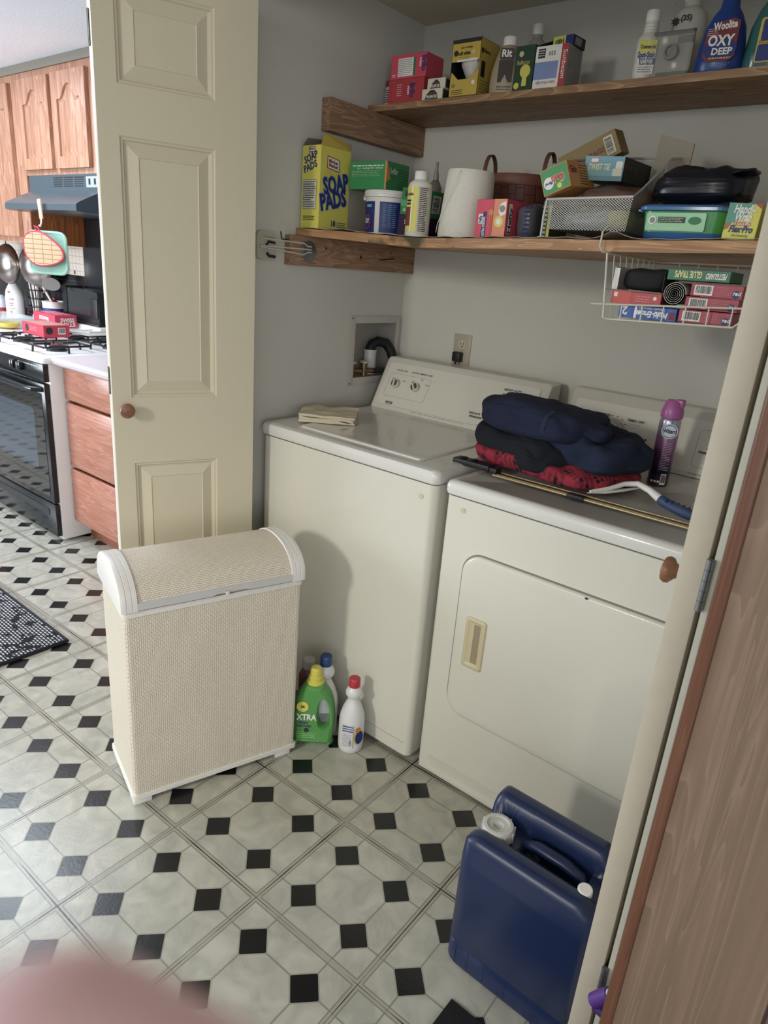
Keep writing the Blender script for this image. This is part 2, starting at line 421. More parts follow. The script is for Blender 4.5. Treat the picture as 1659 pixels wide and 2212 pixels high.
b = MB(); b.box(-0.16, -0.86, 0, -0.005, -0.76, 2.3, WALL); b.box(-0.16, -0.86, 2.075, 2.4, -0.76, 2.2, WALL); b.box(-0.2, -3.2, 2.19, -0.12, 0.1, 2.3, WALL); struct(b.build('wall_front', smooth=0))
b = MB(); b.box(1.60, -0.86, 0, 1.7, 0.05, 2.2, WALL); struct(b.build('wall_right', smooth=0))
# panelled partition to the right, near the camera
b = MB(); PY = -1.35
b.box(1.556, PY, 0, 3.1, PY + 0.09, 2.2, PANEL)
gx = [1.556 + 0.002, 1.72, 1.90, 2.1, 2.4, 2.7]
for x in gx[1:]: b.box(x - 0.002, PY - 0.0012, 0, x + 0.002, PY + 0.002, 2.2, pm('3a2a26', 0.8))
struct(b.build('wall_hall', smooth=0))
b = MB(); b.prism(rrpoly(1.539, PY - 0.006, 1.5555, PY + 0.085, 0.005, 4), 0, 2.2, TRIMB); struct(b.build('trim_1'))
# kitchen walls
b = MB(); b.box(-6.0, 0.03, 0, -0.1, 0.13, 2.3, KWALL); struct(b.build('wall_kitchen', smooth=0))
b = MB(); b.box(-6.1, -4.5, 0, -6.0, 0.13, 2.3, pm('c9c6c0', 0.8)); struct(b.build('wall_far', smooth=0))

# bifold leaves
def leaf(name, W, parent, panels=True, H0=0.015, H1=2.03, th=0.034, flip=False):
    b = MB(); F = frame((0, 0, 0), (1, 0, 0), (0, 0, 1))
    ps = [(0.05, 0.20, W - 0.112, 0.836), (0.05, 1.024, W - 0.112, 1.675), (0.05, 1.787, W - 0.112, 1.99)] if panels else []
    d = 0.011
    # slab behind
    b.box(0, d + 0.004, H0, W, th, H1, DOORE)
    if not panels:
        b.box(0, 0, H0, W, d + 0.006, H1, DOORP)
    else:
        zs = [H0] + [q for p in ps for q in (p[1], p[3])] + [H1]
        x0, x1 = ps[0][0], ps[0][2]
        b.box(0, 0, H0, x0, d + 0.006, H1, DOORP); b.box(x1, 0, H0, W, d + 0.006, H1, DOORP)
        for i in range(0, len(zs), 2): b.box(x0, 0, zs[i], x1, d + 0.006, zs[i + 1], DOORP)
        for (a, z0, c, z1) in ps:
            rg = []
            for ins, dep in ((0, 0.0), (0.004, 0.0035), (0.0075, 0.0035), (0.011, 0.0085), (0.016, 0.0105), (0.044, 0.0012), (0.0462, 0.0032), (0.048, 0.0032)):
                rg.append([(a + ins, dep, z0 + ins), (c - ins, dep, z0 + ins), (c - ins, dep, z1 - ins), (a + ins, dep, z1 - ins)])
            b.rings(rg, DOORP, cap0=False)
    return b.build(name, parent, smooth=25)
def knob_mesh():
    b = MB(); b.lathe([(0.009, 0), (0.0085, 0.008), (0.010, 0.014), (0.0195, 0.022), (0.0205, 0.027), (0.018, 0.032), (0.010, 0.0345), (0.002, 0.0347), (0.0018, 0.033), (0.0001, 0.033)], KNOBW, 28)
    return b
d1 = thing('bifold_door', 'open cream panelled folding door on the left with round wooden knob', 'door', (-0.067, -1.171, 0), R(68)); d1['kind'] = 'structure'
d1.name = 'door_1'
leaf('door_leaf', 0.400, d1)
k_ = knob_mesh().build('door_knob', d1, label='round brown wooden knob'); k_.location = (0.033, 0.0, 0.993); k_.rotation_euler = (R(90), 0, 0)
l2 = leaf('door_leaf', 0.400, d1, False); l2.location = (0.004, 0.037, 0); l2.rotation_euler = (0, 0, R(4))
for z in (1.86, 1.03, 0.25):
    b = MB(); b.tube([(0, 0, z), (0, 0, z + 0.075)], 0.003, pm('6d6a62', 0.4, metal=0.8)); b.box(-0.0015, -0.008, z, 0, 0.008, z + 0.075, pm('6d6a62', 0.4, metal=0.8))
    h_ = b.build('hinge', d1); h_.location = (-0.0015, 0.035, 0)
d2 = thing('door_2', 'folded cream folding door seen edge on at the right, wooden knob and hinges', 'door', (1.462, -1.2, 0), 0); d2['kind'] = 'structure'
b = MB(); b.box(0, 0, 0.015, 0.035, 0.395, 2.03, pm('c9bea8', .55, .07, bump=.15), 0.0012); b.build('door_leaf', d2)
b = MB(); b.box(0, 0, 0.015, 0.035, 0.395, 2.03, pm('c2c0ae', 0.55, 0.05, bump=0.15), 0.0012); o = b.build('door_leaf', d2); o.location = (0.0415, 0.001, 0)
k_ = knob_mesh().build('door_knob', d2, label='round brown wooden knob'); k_.location = (0.0, 0.055, 1.027); k_.rotation_euler = (0, R(-90), 0)
HG = pm('8b9092', 0.35, metal=0.8)
for z in (1.86, 1.005, 0.235):
    b = MB()
    for i in range(5): b.tube([(0, 0, z + i * 0.0155), (0, 0, z + i * 0.0155 + 0.0148)], 0.0052, HG, 10)
    b.box(-0.0035, 0.001, z, 0.0035, 0.0035, z + 0.077, HG)
    h_ = b.build('hinge', d2); h_.location = (0.0385, -0.0035, 0)

# ================================================================== CLOSET FITTINGS
def sag(x):
    P = [(0, 1.514), (.24, 1.509), (.41, 1.503), (.52, 1.502), (.69, 1.508), (.86, 1.513), (1.0, 1.515), (1.15, 1.519), (1.3, 1.525), (1.6, 1.53)]
    for (a, za), (c, zc) in zip(P, P[1:]):
        if x <= c: return za + (zc - za) * (max(x, a) - a) / (c - a)
    return P[-1][1]
# lower shelf, sagging board
b = MB(); n = 32; rg = []
for i in range(n + 1):
    x = 1.595 * i / n + 0.002; z = sag(x); zb = 1.514; th = 0.021 + 0.004 * math.sin(min(1, x / 0.6) * PI / 2)
    rg.append([(x, -0.57, z - th), (x, -0.57, z - 0.001), (x, -0.568, z), (x, -0.004, zb + (z - zb) * 0.1), (x, -0.004, zb - th)])
b.rings(rg, SHELFW)
for i, f in enumerate(b.f):   # mildew stained stretch of the front edge
    if len(f) == 4:
        xs = [b.v[q].x for q in f]; ys = [b.v[q].y for q in f]
        if max(ys) < -0.56 and 0.30 < sum(xs) / 4 < 0.62: b.mi[i] = b.m(SHELFM)
tag(b.build('shelf', smooth=30), 'sagging lower pine shelf board with stained front edge', 'shelf')
b = MB(); b.box(0.002, -0.27, 1.888, 1.595, -0.003, 1.907, PINE, 0.001); tag(b.build('shelf'), 'upper pine shelf board near the ceiling', 'shelf')
b = MB(); M_ = RX(R(-1.9)); b.box(0.001, -0.615, 1.405, 0.038, 0.0, 1.4915, PINED, 0.0015)
for yy, zz, r_ in ((-0.47, 1.462, .004), (-0.30, 1.446, .006), (-0.14, 1.47, 0.003), (-0.016, 1.44, .004)):
    b.disc(frame((0.0381, yy, zz), (0, 1, 0), (0, 0, 1)), 0, 0, r_, pm('4a2c1c', 0.8), 0.0004)
for v in b.v: v.z += (v.y + 0.6) * 0.0  # straight
o = b.build('shelf_cleat'); tag(o, 'wooden cleat on the left wall under the lower shelf', 'wooden board')
b = MB(); b.tube([(0.036, -0.205, 1.442), (0.043, -0.16, 1.447), (0.04, -0.12, 1.452)], 0.0018, pm('4a2a1c', 0.7, metal=0.5)); tag(b.build('nail'), 'bent rusty nail on the lower wooden cleat', 'nail')
b = MB(); b.box(0.001, -0.478, 1.797, 0.038, 0.0, 1.887, PINED, 0.002); tag(b.build('shelf_cleat'), 'thick dark wooden cleat on the left wall under the upper shelf', 'wooden board')
# filler between lower cleat and the board: shelf liner
LINER = pm('a79f90', 0.85, 0.12, nscale=60, bump=0.4)
b = MB(); n = 90; rg = []
def lin_h(x):
    h = 0.0012 + 0.002 * max(0, math.sin(x * 37)) + 0.0012 * math.sin(x * 91)
    h += 0.019 * math.exp(-((x - 1.02) / 0.024) ** 2) if abs(x - 1.02) < 0.07 else 0
    h += 0.005 * math.exp(-((x - 0.19) / 0.02) ** 2)
    return max(h, 0.0008)
for i in range(n + 1):
    x = 0.03 + 1.5 * i / n; z = sag(x) + 0.0003; h = lin_h(x)
    rg.append([(x, -0.571, z + h * 0.9), (x, -0.571, z + h * 0.9 + 0.0009), (x, -0.40, z + 0.0016 + h * 0.15), (x, -0.40, z + 0.0007 + h * 0.1)])
b.rings(rg, LINER)
tag(b.build('shelf_liner', smooth=60), 'wrinkled woven liner sheet lying along the lower shelf', 'shelf liner')

# valve box
F = frame((0.0, 0, 0), (0, 1, 0), (0, 0, 1))
vb = thing('valve_box', 'recessed white washer valve box in the left wall beside the back corner', 'valve box', (0, -0.15, 1.13))
VM = pm('c4bfb6', 0.5, 0.05)
def loc(b): b.M = T(0, 0.15, -1.13); return b
b = loc(MB()); 
for (y0, z0, y1, z1) in ((-.292, 1.002, vy0 + .002, 1.25), (vy1 - .002, 1.002, -.006, 1.25), (vy0, 1.002, vy1, vz0 + .002), (vy0, vz1 - .002, vy1, 1.25)): b.box(0.0003, y0, z0, 0.004, y1, z1, VM, 0.0008)
for q in ((-.284, 1.01), (-.284, 1.242)): b.disc(frame((0.004, 0, 0), (0, 1, 0), (0, 0, 1)), q[0], q[1], .003, INK)
b.build('frame', vb)
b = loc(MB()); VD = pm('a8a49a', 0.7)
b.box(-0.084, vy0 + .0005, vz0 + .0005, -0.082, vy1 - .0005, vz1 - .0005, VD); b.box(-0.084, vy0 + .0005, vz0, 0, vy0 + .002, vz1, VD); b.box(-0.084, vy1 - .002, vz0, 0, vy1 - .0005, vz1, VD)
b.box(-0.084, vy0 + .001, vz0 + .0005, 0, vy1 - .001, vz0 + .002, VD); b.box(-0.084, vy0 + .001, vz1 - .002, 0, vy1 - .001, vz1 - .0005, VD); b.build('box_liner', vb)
b = loc(MB()); b.lathe([(.024, vz0 + .003), (.024, 1.118), (.026, 1.118), (.026, 1.122), (.022, 1.122), (.022, 1.10), (0, 1.10)], WHITEP, 24, T(-.045, -.12, 0)); b.build('drain_pipe', vb)
b = loc(MB())
pts = [(-.045, -.12, 1.10), (-.045, -.12, 1.128), (-.043, -.112, 1.142), (-.036, -.09, 1.152), (-.02, -.06, 1.146), (-.005, -.045, 1.12), (0.02, -.04, 1.06), (0.03, -.04, 0.98)]
b.tube(pts, .0185, pm('1b1c20', 0.6), 14)
o = b.build('hose', None); tag(o, 'black drain hose bent over the white pipe in the wall box', 'hose'); o.location = (0, -0.15, 1.13)
b = loc(MB()); BR = pm('8a7350', 0.4, metal=0.8)
for yy, dx in ((-.235, -.03), (-.18, -.02)):
    b.lathe([(.011, 0), (.011, .04), (.013, .04), (.013, .048), (.007, .048)], BR, 14, T(dx, yy, vz0 + .002))
    b.tube([(dx, yy, 1.05), (dx + .02, yy + .03, 1.05)], .009, BR, 12)
    b.lathe([(.017, 0), (.019, .003), (.017, .006), (.006, .008)], pm('d9d6cc', .5), 14, T(dx, yy, 1.078) @ RX(R(14)), 1.0, .6)
b.build('valve', vb)
b = loc(MB()); b.tube([(-.005, -.15, 1.048), (.01, -.10, 1.05), (.03, -.06, 1.04), (.035, -.05, .98)], .010, pm('2a2a2c', .6), 10); o = b.build('hose'); tag(o, 'dark inlet hose coming from the brass valve in the wall box', 'hose'); o.location = (0, -0.15, 1.13)

# outlet
ot = thing('wall_outlet', 'beige double wall outlet above the washer console', 'outlet', (0.292, 0, 1.157))
F = frame((0, 0, 0), (1, 0, 0), (0, 0, 1))
BEI = pm('b5ad94', 0.4, 0.03)
b = MB(); b.box(-.037, -.005, -.057, .037, -.0002, .057, BEI, .0015)
b.disc(frame((0, -.005, 0), (1, 0, 0), (0, 0, 1)), 0, 0, .003, GREYL)
b.build('cover_plate', ot)
for zz in (.021, -.021):
    b = MB(); FF = frame((0, -.005, zz), (1, 0, 0), (0, 0, 1)); b.disc(FF, 0, 0, .0165, pm('c6bea6', .4), .0012)
    for xx in (-.006, .006): b.rect(FF, xx - .0011, -.001, xx + .0011, .008, INK, .0016)
    b.disc(FF, 0, -.0075, .0028, INK, .0016); b.build('socket', ot)
b = MB(); b.box(-.0165, -.033, -.018, .0165, -.0075, .016, pm('15161a', .5), .004); b.tube([(0, -.03, -.016), (0, -.03, -.06), (.02, -.02, -.14)], .004, pm('15161a', .5))
o = b.build('power_plug'); tag(o, 'black plug in the lower socket of the beige outlet', 'plug'); o.location = (.287, 0, 1.136)

# wall-mounted plastic holder and its wire arms
hd = thing('iron_holder', 'white plastic and wire holder on the left wall beside the wooden cleat', 'holder', (0, -0.69, 1.455))
b = MB(); F = frame((0, 0, 0), (0, 1, 0), (0, 0, 1))
b.prism(rrpoly(-.045, -.042, .03, .040, .02), .0005, .014, pm('bdb6a6', .5), F)
b.box(.014, -.022, .018, .018, .018, .024, pm('a8a294', .5), .002); b.build('bracket', hd)
b = MB(); b.tube([(.018, .02, .008), (.018, -.004, .010), (.018, -.012, 0), (.018, -.012, -.01)], .0035, INK); b.tube([(.018, -.01, -.022), (.018, -.002, -.030), (.018, .022, -.031)], .0042, INK); b.build('rubber_pad', hd)
b = MB()
for z0, z1, bend in ((.018, .015, -.008), (-.003, -.002, 0), (-.006, -.018, .008)):
    b.tube([(.022, -.04, z0), (.05, .11, z1), (.052, .125, z1 + bend), (.052, .14, z1 + bend)], .0022, WIRE)
b.build('wire_arm', hd)
b = MB(); b.lathe([(.031, 0), (.031, .002), (.028, .004), (.006, .006), (.0001, .006)], pm('7d8486', .35, metal=.7), 32, T(0.039, -0.548, 1.448) @ RY(R(90))); tag(b.build('metal_disc'), 'round grey metal disc on the lower cleat at the wire arm tips', 'metal disc')
b = MB(); b.tube([(.001, -.632, 1.498), (.006, -.632, 1.478), (.012, -.630, 1.476), (.02, -.612, 1.477)], .0018, pm('3a3430', .5, metal=.5)); tag(b.build('hook'), 'small dark bent hook on the left wall above the wire arms', 'hook')
b = MB(); b.lathe([(.0001, .016), (.02, .014), (.03, .006), (.032, 0), (0.0001, 0)], pm('22242c', .5), 24, T(1.46, -.005, 1.86) @ RX(R(90))); tag(b.build('wall_hook'), 'dark round knob on the back wall under the upper shelf at right', 'wall knob')

# ================================================================== WASHER
wx, wf = 0.04, -0.724
ws = thing('washing_machine', 'white top loading washing machine with flat lid on the left side', 'washing machine', (wx, wf, 0))
W_ = .686; D_ = .655
b = MB(); b.prism(rrpoly(0, 0, W_, D_, .022, 6), .02, .888, APPL)
F = frame((0, 0, 0), (1, 0, 0), (0, 0, 1))
b.box(.02, -.0022, .066, W_ - .02, .0, .0675, APPL, .0006); b.box(.02, -.001, .0635, W_ - .02, .0, .066, pm('98968a', .6))
b.disc(F, .641, .850, .008, pm('c8bf9a', .7), .0012)
b.build('cabinet', ws)
b = MB()
for sx in (.05, W_ - .05):
    for sy in (.05, D_ - .05): b = MB(); b.lathe([(.016, 0), (.016, .012), (.008, .012), (.008, .03)], BLACKM, 12, T(sx, sy, 0)); b.build('levelling_foot', ws)
b = MB(); rg = []
for ins, z in ((0.004, .8915), (-.004, .893), (-.006, .90), (-.006, .918), (-.002, .9265), (.006, .930), (.02, .9305)):
    rg.append([(x, y, z) for x, y in rrpoly(ins, ins, W_ - ins, D_ - ins, .02, 6)])
b.rings(rg, APPT); b.build('top_panel', ws)
b = MB(); rg = []
for ins, z in ((0, .9306), (0.001, .934), (.004, .9358), (.012, .9362), (.03, .9352)):
    rg.append([(x, y, z) for x, y in rrpoly(.115 + ins, .045 + ins, .60 - ins, .43 - ins, .022, 6)])
b.rings(rg, APPT)
b.box(.48, .05, .9307, .605, .052, .9330, GREYL); b.build('lid', ws)
def console(parent, x0, x1, yb, zb, yt, zt, back=-0.045, dials=(), ref=0.0):
    """control console: prism with rounded ends, local to parent"""
    u = Vector((0, yt - yb, zt - zb)); L = u.length; u.normalize()
    b = MB(); rg = []
    for x, k in ((x0, .93), (x0 + .004, .98), (x0 + .012, 1.0), (x1 - .012, 1.0), (x1 - .004, .98), (x1, .93)):
        cy, cz = (yb + back) / 2, (zb + zt) / 2
        pr = [(yb, zb), (yb - .0002, zb + .002), (yt - .003, zt - .006), (yt + .004, zt + .001), (back, zt + .003), (back, zb)]
        rg.append([(x, cy + (y - cy) * k, cz + (z - cz) * k if z > zb + .002 else z) for y, z in pr])
    b.rings(rg, CONS)
    F = frame((0, yb, zb), (1, 0, 0), u)
    return b, F, L
dy = wf
bb, F, L = console(ws, .006, W_ - .006, .517, .9306, .610, 1.108, .68 - .004)
bb.rect(F, .03, .016, W_ - .035, .180, pm('dcdacd', .4, .02), .0035, .012)
F2 = F @ T(0, 0, .0033)
def outline(b, F, x0, y0, x1, y1, r, mat, t=.0008, lift=.0007):
    P = rrpoly(x0, y0, x1, y1, r, 5); Q = rrpoly(x0 + t, y0 + t, x1 - t, y1 - t, max(r - t, .0005), 5); n = len(P)
    b.add([(x, y, lift) for x, y in P] + [(x, y, lift) for x, y in Q], [(i, (i + 1) % n, n + (i + 1) % n, n + i) for i in range(n)], mat, F)
outline(bb, F2, .048, .050, .232, .140, .012, GREYL)
def sk(x): return x - .04
bb.text(F2, .093, .1505, .0062, 'WATER LEVEL', INK, align='C', shear=.1); bb.text(F2, .184, .1505, .0066, 'WATER TEMPERATURE', INK, align='C', shear=.1)
bb.rect(F2, .072, .0225, .103, .031, INK); bb.text(F2, .077, .0245, .005, 'Kenmore', WHITEP, True, width=.023); bb.rect(F2, .076, .019, .103, .0202, GREYL)
for x, y in ((.062, .115), (.112, .113), (.15, .117), (.188, .13), (.215, .114)): bb.lines(F2, x, y, x + .014, y + .006, 2, INK, seed=int(x * 1e4))
bb.text(F2, .555, .153, .0078, 'HEAVY DUTY', INK, True, align='C', shear=.1); bb.lines(F2, .60, .128, .625, .15, 4, INK, .6, seed=5)
bb.text(F2, .47, .052, .0072, 'DELICATE', INK, True, align='R', shear=.1); bb.text(F2, .515, .040, .0072, 'PERMANENT PRESS', INK, True, align='R', shear=.1)
bb.lines(F2, .20, .008, .42, .012, 1, GREYL, seed=8); bb.lines(F2, .47, .018, .52, .022, 1, INK, seed=8); bb.rect(F2, .05, .0155, .6, .0161, GREYL)
for a in range(12):
    aa = R(-30 + a * 22); cx, cy = .552 + .047 * math.cos(aa), .103 + .047 * math.sin(aa); bb.rect(F2, cx - .004, cy - .0015, cx + .004, cy + .0015, GREYL)
bb.build('console', ws)
def knob(parent, F, x, y, r, rot=0, dial=0):
    b = MB(); FF = F @ T(x, y, .003)
    if dial: b.lathe([(dial, 0), (dial, .005), (dial * .93, .009), (dial * .8, .0095), (dial * .78, .006), (.0001, .006)], pm('b9b5a6', .3, metal=.1), 36, FF)
    b.lathe([(r, 0), (r * 1.03, .004), (r, .012), (r * .85, .014), (.0001, .014)], pm('d8d3bd', .35), 28, FF)
    FR = FF @ RZ(rot)
    for sgn in (-1, 1):
        b.patch(FR @ T(sgn * r * .45, 0, .0135), [(r * .32 * math.cos(a * PI / 8), r * .72 * math.sin(a * PI / 8)) for a in range(16)], pm('4c4c50', .4), .002)
    b.box(-r * .22, -r * .85, .012, r * .22, r * .85, .021, pm('d8d3bd', .35), .002, FR)
    return b.build('knob', parent)
knob(ws, F2, .090, .0985, .0155, R(5)); knob(ws, F2, .180, .0985, .0155, R(35)); knob(ws, F2, .552, .1035, .024, R(50), .040)

# ================================================================== DRYER
dxo, df = 0.754, -0.711
dr = thing('dryer', 'white front loading dryer with beige door handle to the right of the washer', 'dryer', (dxo, df, 0))
W2 = .695
b = MB(); b.prism(rrpoly(0, 0, W2, .655, .014, 6), .008, .874, APPL)
b.build('cabinet', dr)
b = MB(); FD = frame((0, -.0002, 0), (1, 0, 0), (0, 0, 1))
rgp = lambda i, dep: [(x, -dep, y) for x, y in rrpoly(.03 + i, .016 + i, W2 - .02 - i, .073 - i, .006, 4)]
b.rings([rgp(0, -.001), rgp(0, .0022), rgp(.003, .003), rgp(.008, .001)], APPL, cap0=False); b.build('toe_panel', dr)
b = MB(); rg = []
for ins, z in ((.004, .8775), (-.004, .879), (-.006, .886), (-.006, .903), (-.002, .911), (.006, .915), (.016, .9155), (.02, .9135)):
    rg.append([(x, y, z) for x, y in rrpoly(ins, ins, W2 - ins, .655 - ins, .016, 6)])
b.rings(rg, APPT); b.build('top_panel', dr)
# door, rounded, set in a dark gap
b = MB(); x0, z0, x1, z1 = .078, .252, .690 - .02, .737
rr = lambda i, dep, r=.055: [(x, -dep, y) for x, y in rrpoly(x0 + i, z0 + i, x1 - i, z1 - i, r - i, 8)]
b.rings([rr(-.004, .0), rr(-.0042, .0008), rr(0.0, .0010)], pm('77756a', .7), cap0=False, cap1=False)
b.rings([rr(0, .0), rr(.0005, .006), rr(.003, .0095), rr(.007, .011), rr(.02, .0112)], APPL, cap0=False)
b.build('door', dr)
door_o = [o for o in dr.children if o.name.startswith('door')][0]
b = MB(); HB = pm('cdbf96', .4, .03)
hx0, hz0, hx1, hz1 = .114, .416, .177, .567
hr = lambda i, dep, r=.008: [(x, -.0112 - dep, y) for x, y in rrpoly(hx0 + i, hz0 + i, hx1 - i, hz1 - i, max(r - i * .2, .003), 4)]
b.rings([hr(0, -.0), hr(.001, .003), hr(.004, .005), hr(.009, .005)], HB, cap0=False, cap1=False)
b.rings([hr(.009, .005), hr(.014, .0015), [(x, -.0119, y) for x, y in rrpoly(hx0 + .024, hz0 + .016, hx1 - .016, hz1 - .016, .004, 4)]], HB, cap0=False)
b.box(hx0 + .026, -.0128, hz0 + .018, hx1 - .018, -.0114, hz1 - .018, pm('9a8a6c', .6)); b.build('handle', door_o, label='recessed beige handle')
b = MB(); b.disc(FD, .055, .843, .007, pm('c8bf9a', .7), .0012); b.build('sticker', dr); b = MB(); b.disc(frame((0, -.0112, 0), (1, 0, 0), (0, 0, 1)), .42, .733, .004, INK, .0008, .6); b.build('paint_chip', dr)
bb, F, L = console(dr, .010, W2 - .006, .615, .9156, .668, 1.105, .70, )
bb.rect(F, .03, .012, W2 - .03, .165, pm('dcdacd', .4, .02), .003, .012)
F2 = F @ T(0, 0, .003)
bb.text(F2, .06, .125, .0078, 'PERMANENT PRESS', INK, True, shear=.1, align='L'); bb.text(F2, .205, .122, .0078, 'TIMED DRY', INK, True, shear=.1); bb.text(F2, .225, .072, .0078, 'TOUCH UP', INK, True, shear=.1)
bb.lines(F2, .215, .113, .25, .117, 1, GREYL)
for a in range(9):
    aa = R(-10 + a * 22); cx, cy = .165 + .045 * math.cos(aa), .085 + .045 * math.sin(aa); bb.rect(F2, cx - .004, cy - .0015, cx + .004, cy + .0015, GREYL)
outline(bb, F2, .42, .03, .56, .14, .012, GREYL); bb.text(F2, .45, .085, .0065, 'KNIT', INK, True, shear=.1); bb.text(F2, .43, .072, .0065, 'PERMANENT PRESS', INK, True, shear=.1); bb.lines(F2, .42, .008, .5, .013, 1, GREYL)
bb.build('console', dr); knob(dr, F2, .165, .085, .024, R(60), .038)

# ================================================================== generic builders
def FFr(w=0, d=0, h=0): return frame((0, 0, 0), (1, 0, 0), (0, 0, 1))
def carton(name, label, cat, loc, dims, base, rotz=0.0, rot=None, deco=None, group=None, bev=0.0008, flaps=None):
    w, d, h = dims; b = MB(); b.box(0, 0, 0, w, d, h, base, bev, seg=1)
    F = frame((0, 0, 0), (1, 0, 0), (0, 0, 1)); Rr = frame((w, 0, 0), (0, 1, 0), (0, 0, 1)); L = frame((0, d, 0), (0, -1, 0), (0, 0, 1)); Tt = frame((0, 0, h), (1, 0, 0), (0, 1, 0))
    if deco: deco(b, F, Rr, L, Tt, w, d, h)
    o = b.build(name, smooth=0); place(o, loc, rotz, rot); return tag(o, label, cat, group)
RED = pm('b5303c', .5); REDD = pm('8e1a28', .5); YEL = pm('d9cf3c', .5); YELD = pm('c9a92c', .5); GRN = pm('1f7a45', .5); GRND = pm('16402c', .5)
NAVY = pm('1d2f78', .5); BLU = pm('3a5fb0', .5); WHT = pm('e6e4de', .5); CRM = pm('d9d3bd', .5); PUR = pm('3a1f46', .5); PNK = pm('d8405a', .5); ORG = pm('cf8a3a', .5); LBL = pm('7f92c8', .5)
GRY = pm('8a8a8a', .6); MAR = pm('7c2434', .5); SKY = pm('6fa7bb', .5); LGRN = pm('5fa53c', .45)

# ---- upper shelf
ZU = 1.9072
b = MB(); b.lathe([(.021, 0), (.022, .004), (.022, .06)], pm('5a5a54', .4), 22); 
Fj = frame((0, -.0222, 0), (1, 0, 0), (0, 0, 1)); b.lines(Fj, -.012, .01, .012, .05, 6, WHT)
o = b.build('jar'); tag(place(o, (.044, -.20, ZU)), 'small grey jar with red lid at the left end of the upper shelf', 'jar')
b = MB(); b.lathe([(.024, .0602), (.024, .074), (.022, .077), (.0001, .077)], pm('6d2430', .5), 22); b.lathe([(.0235, .0505), (.0235, .06)], pm('c8bfae', .5), 22); b.build('jar_lid', o)
def brillo(up):
    def f(b, F, Rr, L, Tt, w, d, h):
        if up:
            b.rect(F, .028, .006, .088, .055, WHT); b.lines(F, .03, .008, .085, .053, 9, GRY); b.rect(F, .088, .006, .096, .055, GRN)
            b.text(F, .122, .056, .018, 'Brillo', NAVY, True, rot=-PI / 2, width=.042); b.text(F, .112, .050, .007, 'PADS', WHT, True, rot=-PI / 2)
            b.lines(F, .006, .006, .02, .014, 2, WHT)
        else:
            b.text(F, .088, .054, .020, 'Brillo', NAVY, True, rot=-PI / 2, width=.04); b.text(F, .078, .046, .007, 'PADS', WHT, True, rot=-PI / 2); b.lines(F, .035, .02, .055, .055, 6, WHT, .3)
    return f
carton('soap_pad_box', 'red steel wool pad box, lower of the pair on the upper shelf', 'box', (.068, -.252, ZU), (.140, .085, .068), RED, deco=brillo(False))
carton('soap_pad_box', 'red steel wool pad box with white label, stacked on top of another', 'box', (.074, -.252, ZU + .0685), (.137, .088, .065), PNK, deco=brillo(True))
def fels(b, F, Rr, L, Tt, w, d, h):
    b.patch(F, [(.012, .002), (w - .016, .002), (w - .02, h * .55), (w - .03, h * .85), (.03, h * .85), (.018, h * .5)], pm('20302a', .5)); b.text(F, w - .02, h * .42, .008, 'FELS NAPTHA', WHT, True, rot=PI, width=w * .5); b.text(F, w - .028, h * .65, .004, 'HEAVY DUTY', RED, True, rot=PI, width=w * .3)
    b.rect(Rr, .004, .003, d - .004, h - .003, pm('3a3a34', .5))
carton('laundry_bar_box', 'small cream and black soap bar carton, lower of two on the upper shelf', 'box', (.212, -.262, ZU), (.076, .055, .030), CRM, deco=fels)
carton('laundry_bar_box', 'small cream and black soap bar carton resting on an identical one', 'box', (.222, -.252, ZU + .0305), (.066, .055, .029), CRM, deco=fels)
# bulb box with window
def gebox():
    t = thing('light_bulb_box', 'yellow and black floodlight bulb box with the bulb showing, on the upper shelf', 'light bulb box', (.312, -.262, ZU))
    b = MB(); w, d, h = .098, .10, .146
    b.box(0, 0, 0, w, d, .003, YELD); b.box(0, d - .001, 0, w, d, h, YELD); b.box(w - .001, 0, 0, w, d, h, YELD); b.box(0, 0, h * .62, w, .001, h, YELD); b.box(0, 0, 0, w, .001, .045, YELD)
    b.box(0, 0, h * .3, .001, d, h, BLACKM); b.box(0, 0, 0, .001, d, h * .3, YELD); b.box(0, 0, h - .001, w, d, h, BLACKM)
    b.add([(0, 0, .045), (.028, 0, .045), (0.004, 0, .065)], [(0, 1, 2)], YELD); b.add([(w - .03, 0, .045), (w, 0, .045), (w, 0, .07)], [(0, 1, 2)], YELD)
    F = frame((0, 0, 0), (1, 0, 0), (0, 0, 1)); b.rect(F, 0, h - .010, w, h, INK); b.disc(F, .014, .112, .0075, INK); b.text(F, .022, .106, .010, 'soft white', INK, True, width=.042); b.text(F, .067, .107, .010, '65', WHT, width=.012)
    b.text(F, .03, .122, .006, 'indoor floodlight', INK, width=.04); b.lines(F, .024, .093, .064, .103, 2, pm('8a7430', .5), .3); b.rect(F, .02, .0895, w - .008, .096, WHT, .0004)
    b.lines(F, .008, .006, .05, .02, 3, INK, .5); b.text(F, .008, .026, .009, '65', NAVY); b.disc(F, .082, .035, .006, WHT)
    Rr = frame((w, 0, 0), (0, 1, 0), (0, 0, 1)); b.text(Rr, .02, .112, .009, 'blanco', INK, True); b.rect(Rr, .01, .05, .03, .09, BLACKM); b.lines(Rr, .01, .01, .08, .045, 5, pm('8a7430', .5))
    b.disc(Rr, .01, .115, .007, INK); b.build('carton', t, smooth=0)
    b = MB(); b.lathe([(.0001, .012), (.010, .012), (.0125, .02), (.0125, .034), (.015, .045), (.024, .065), (.037, .09), (.039, .10), (.034, .108), (.0001, .112)], pm('cfcdc6', .25, metal=.15), 28, T(.050, .046, -.004)); b.build('light_bulb', t)
gebox()
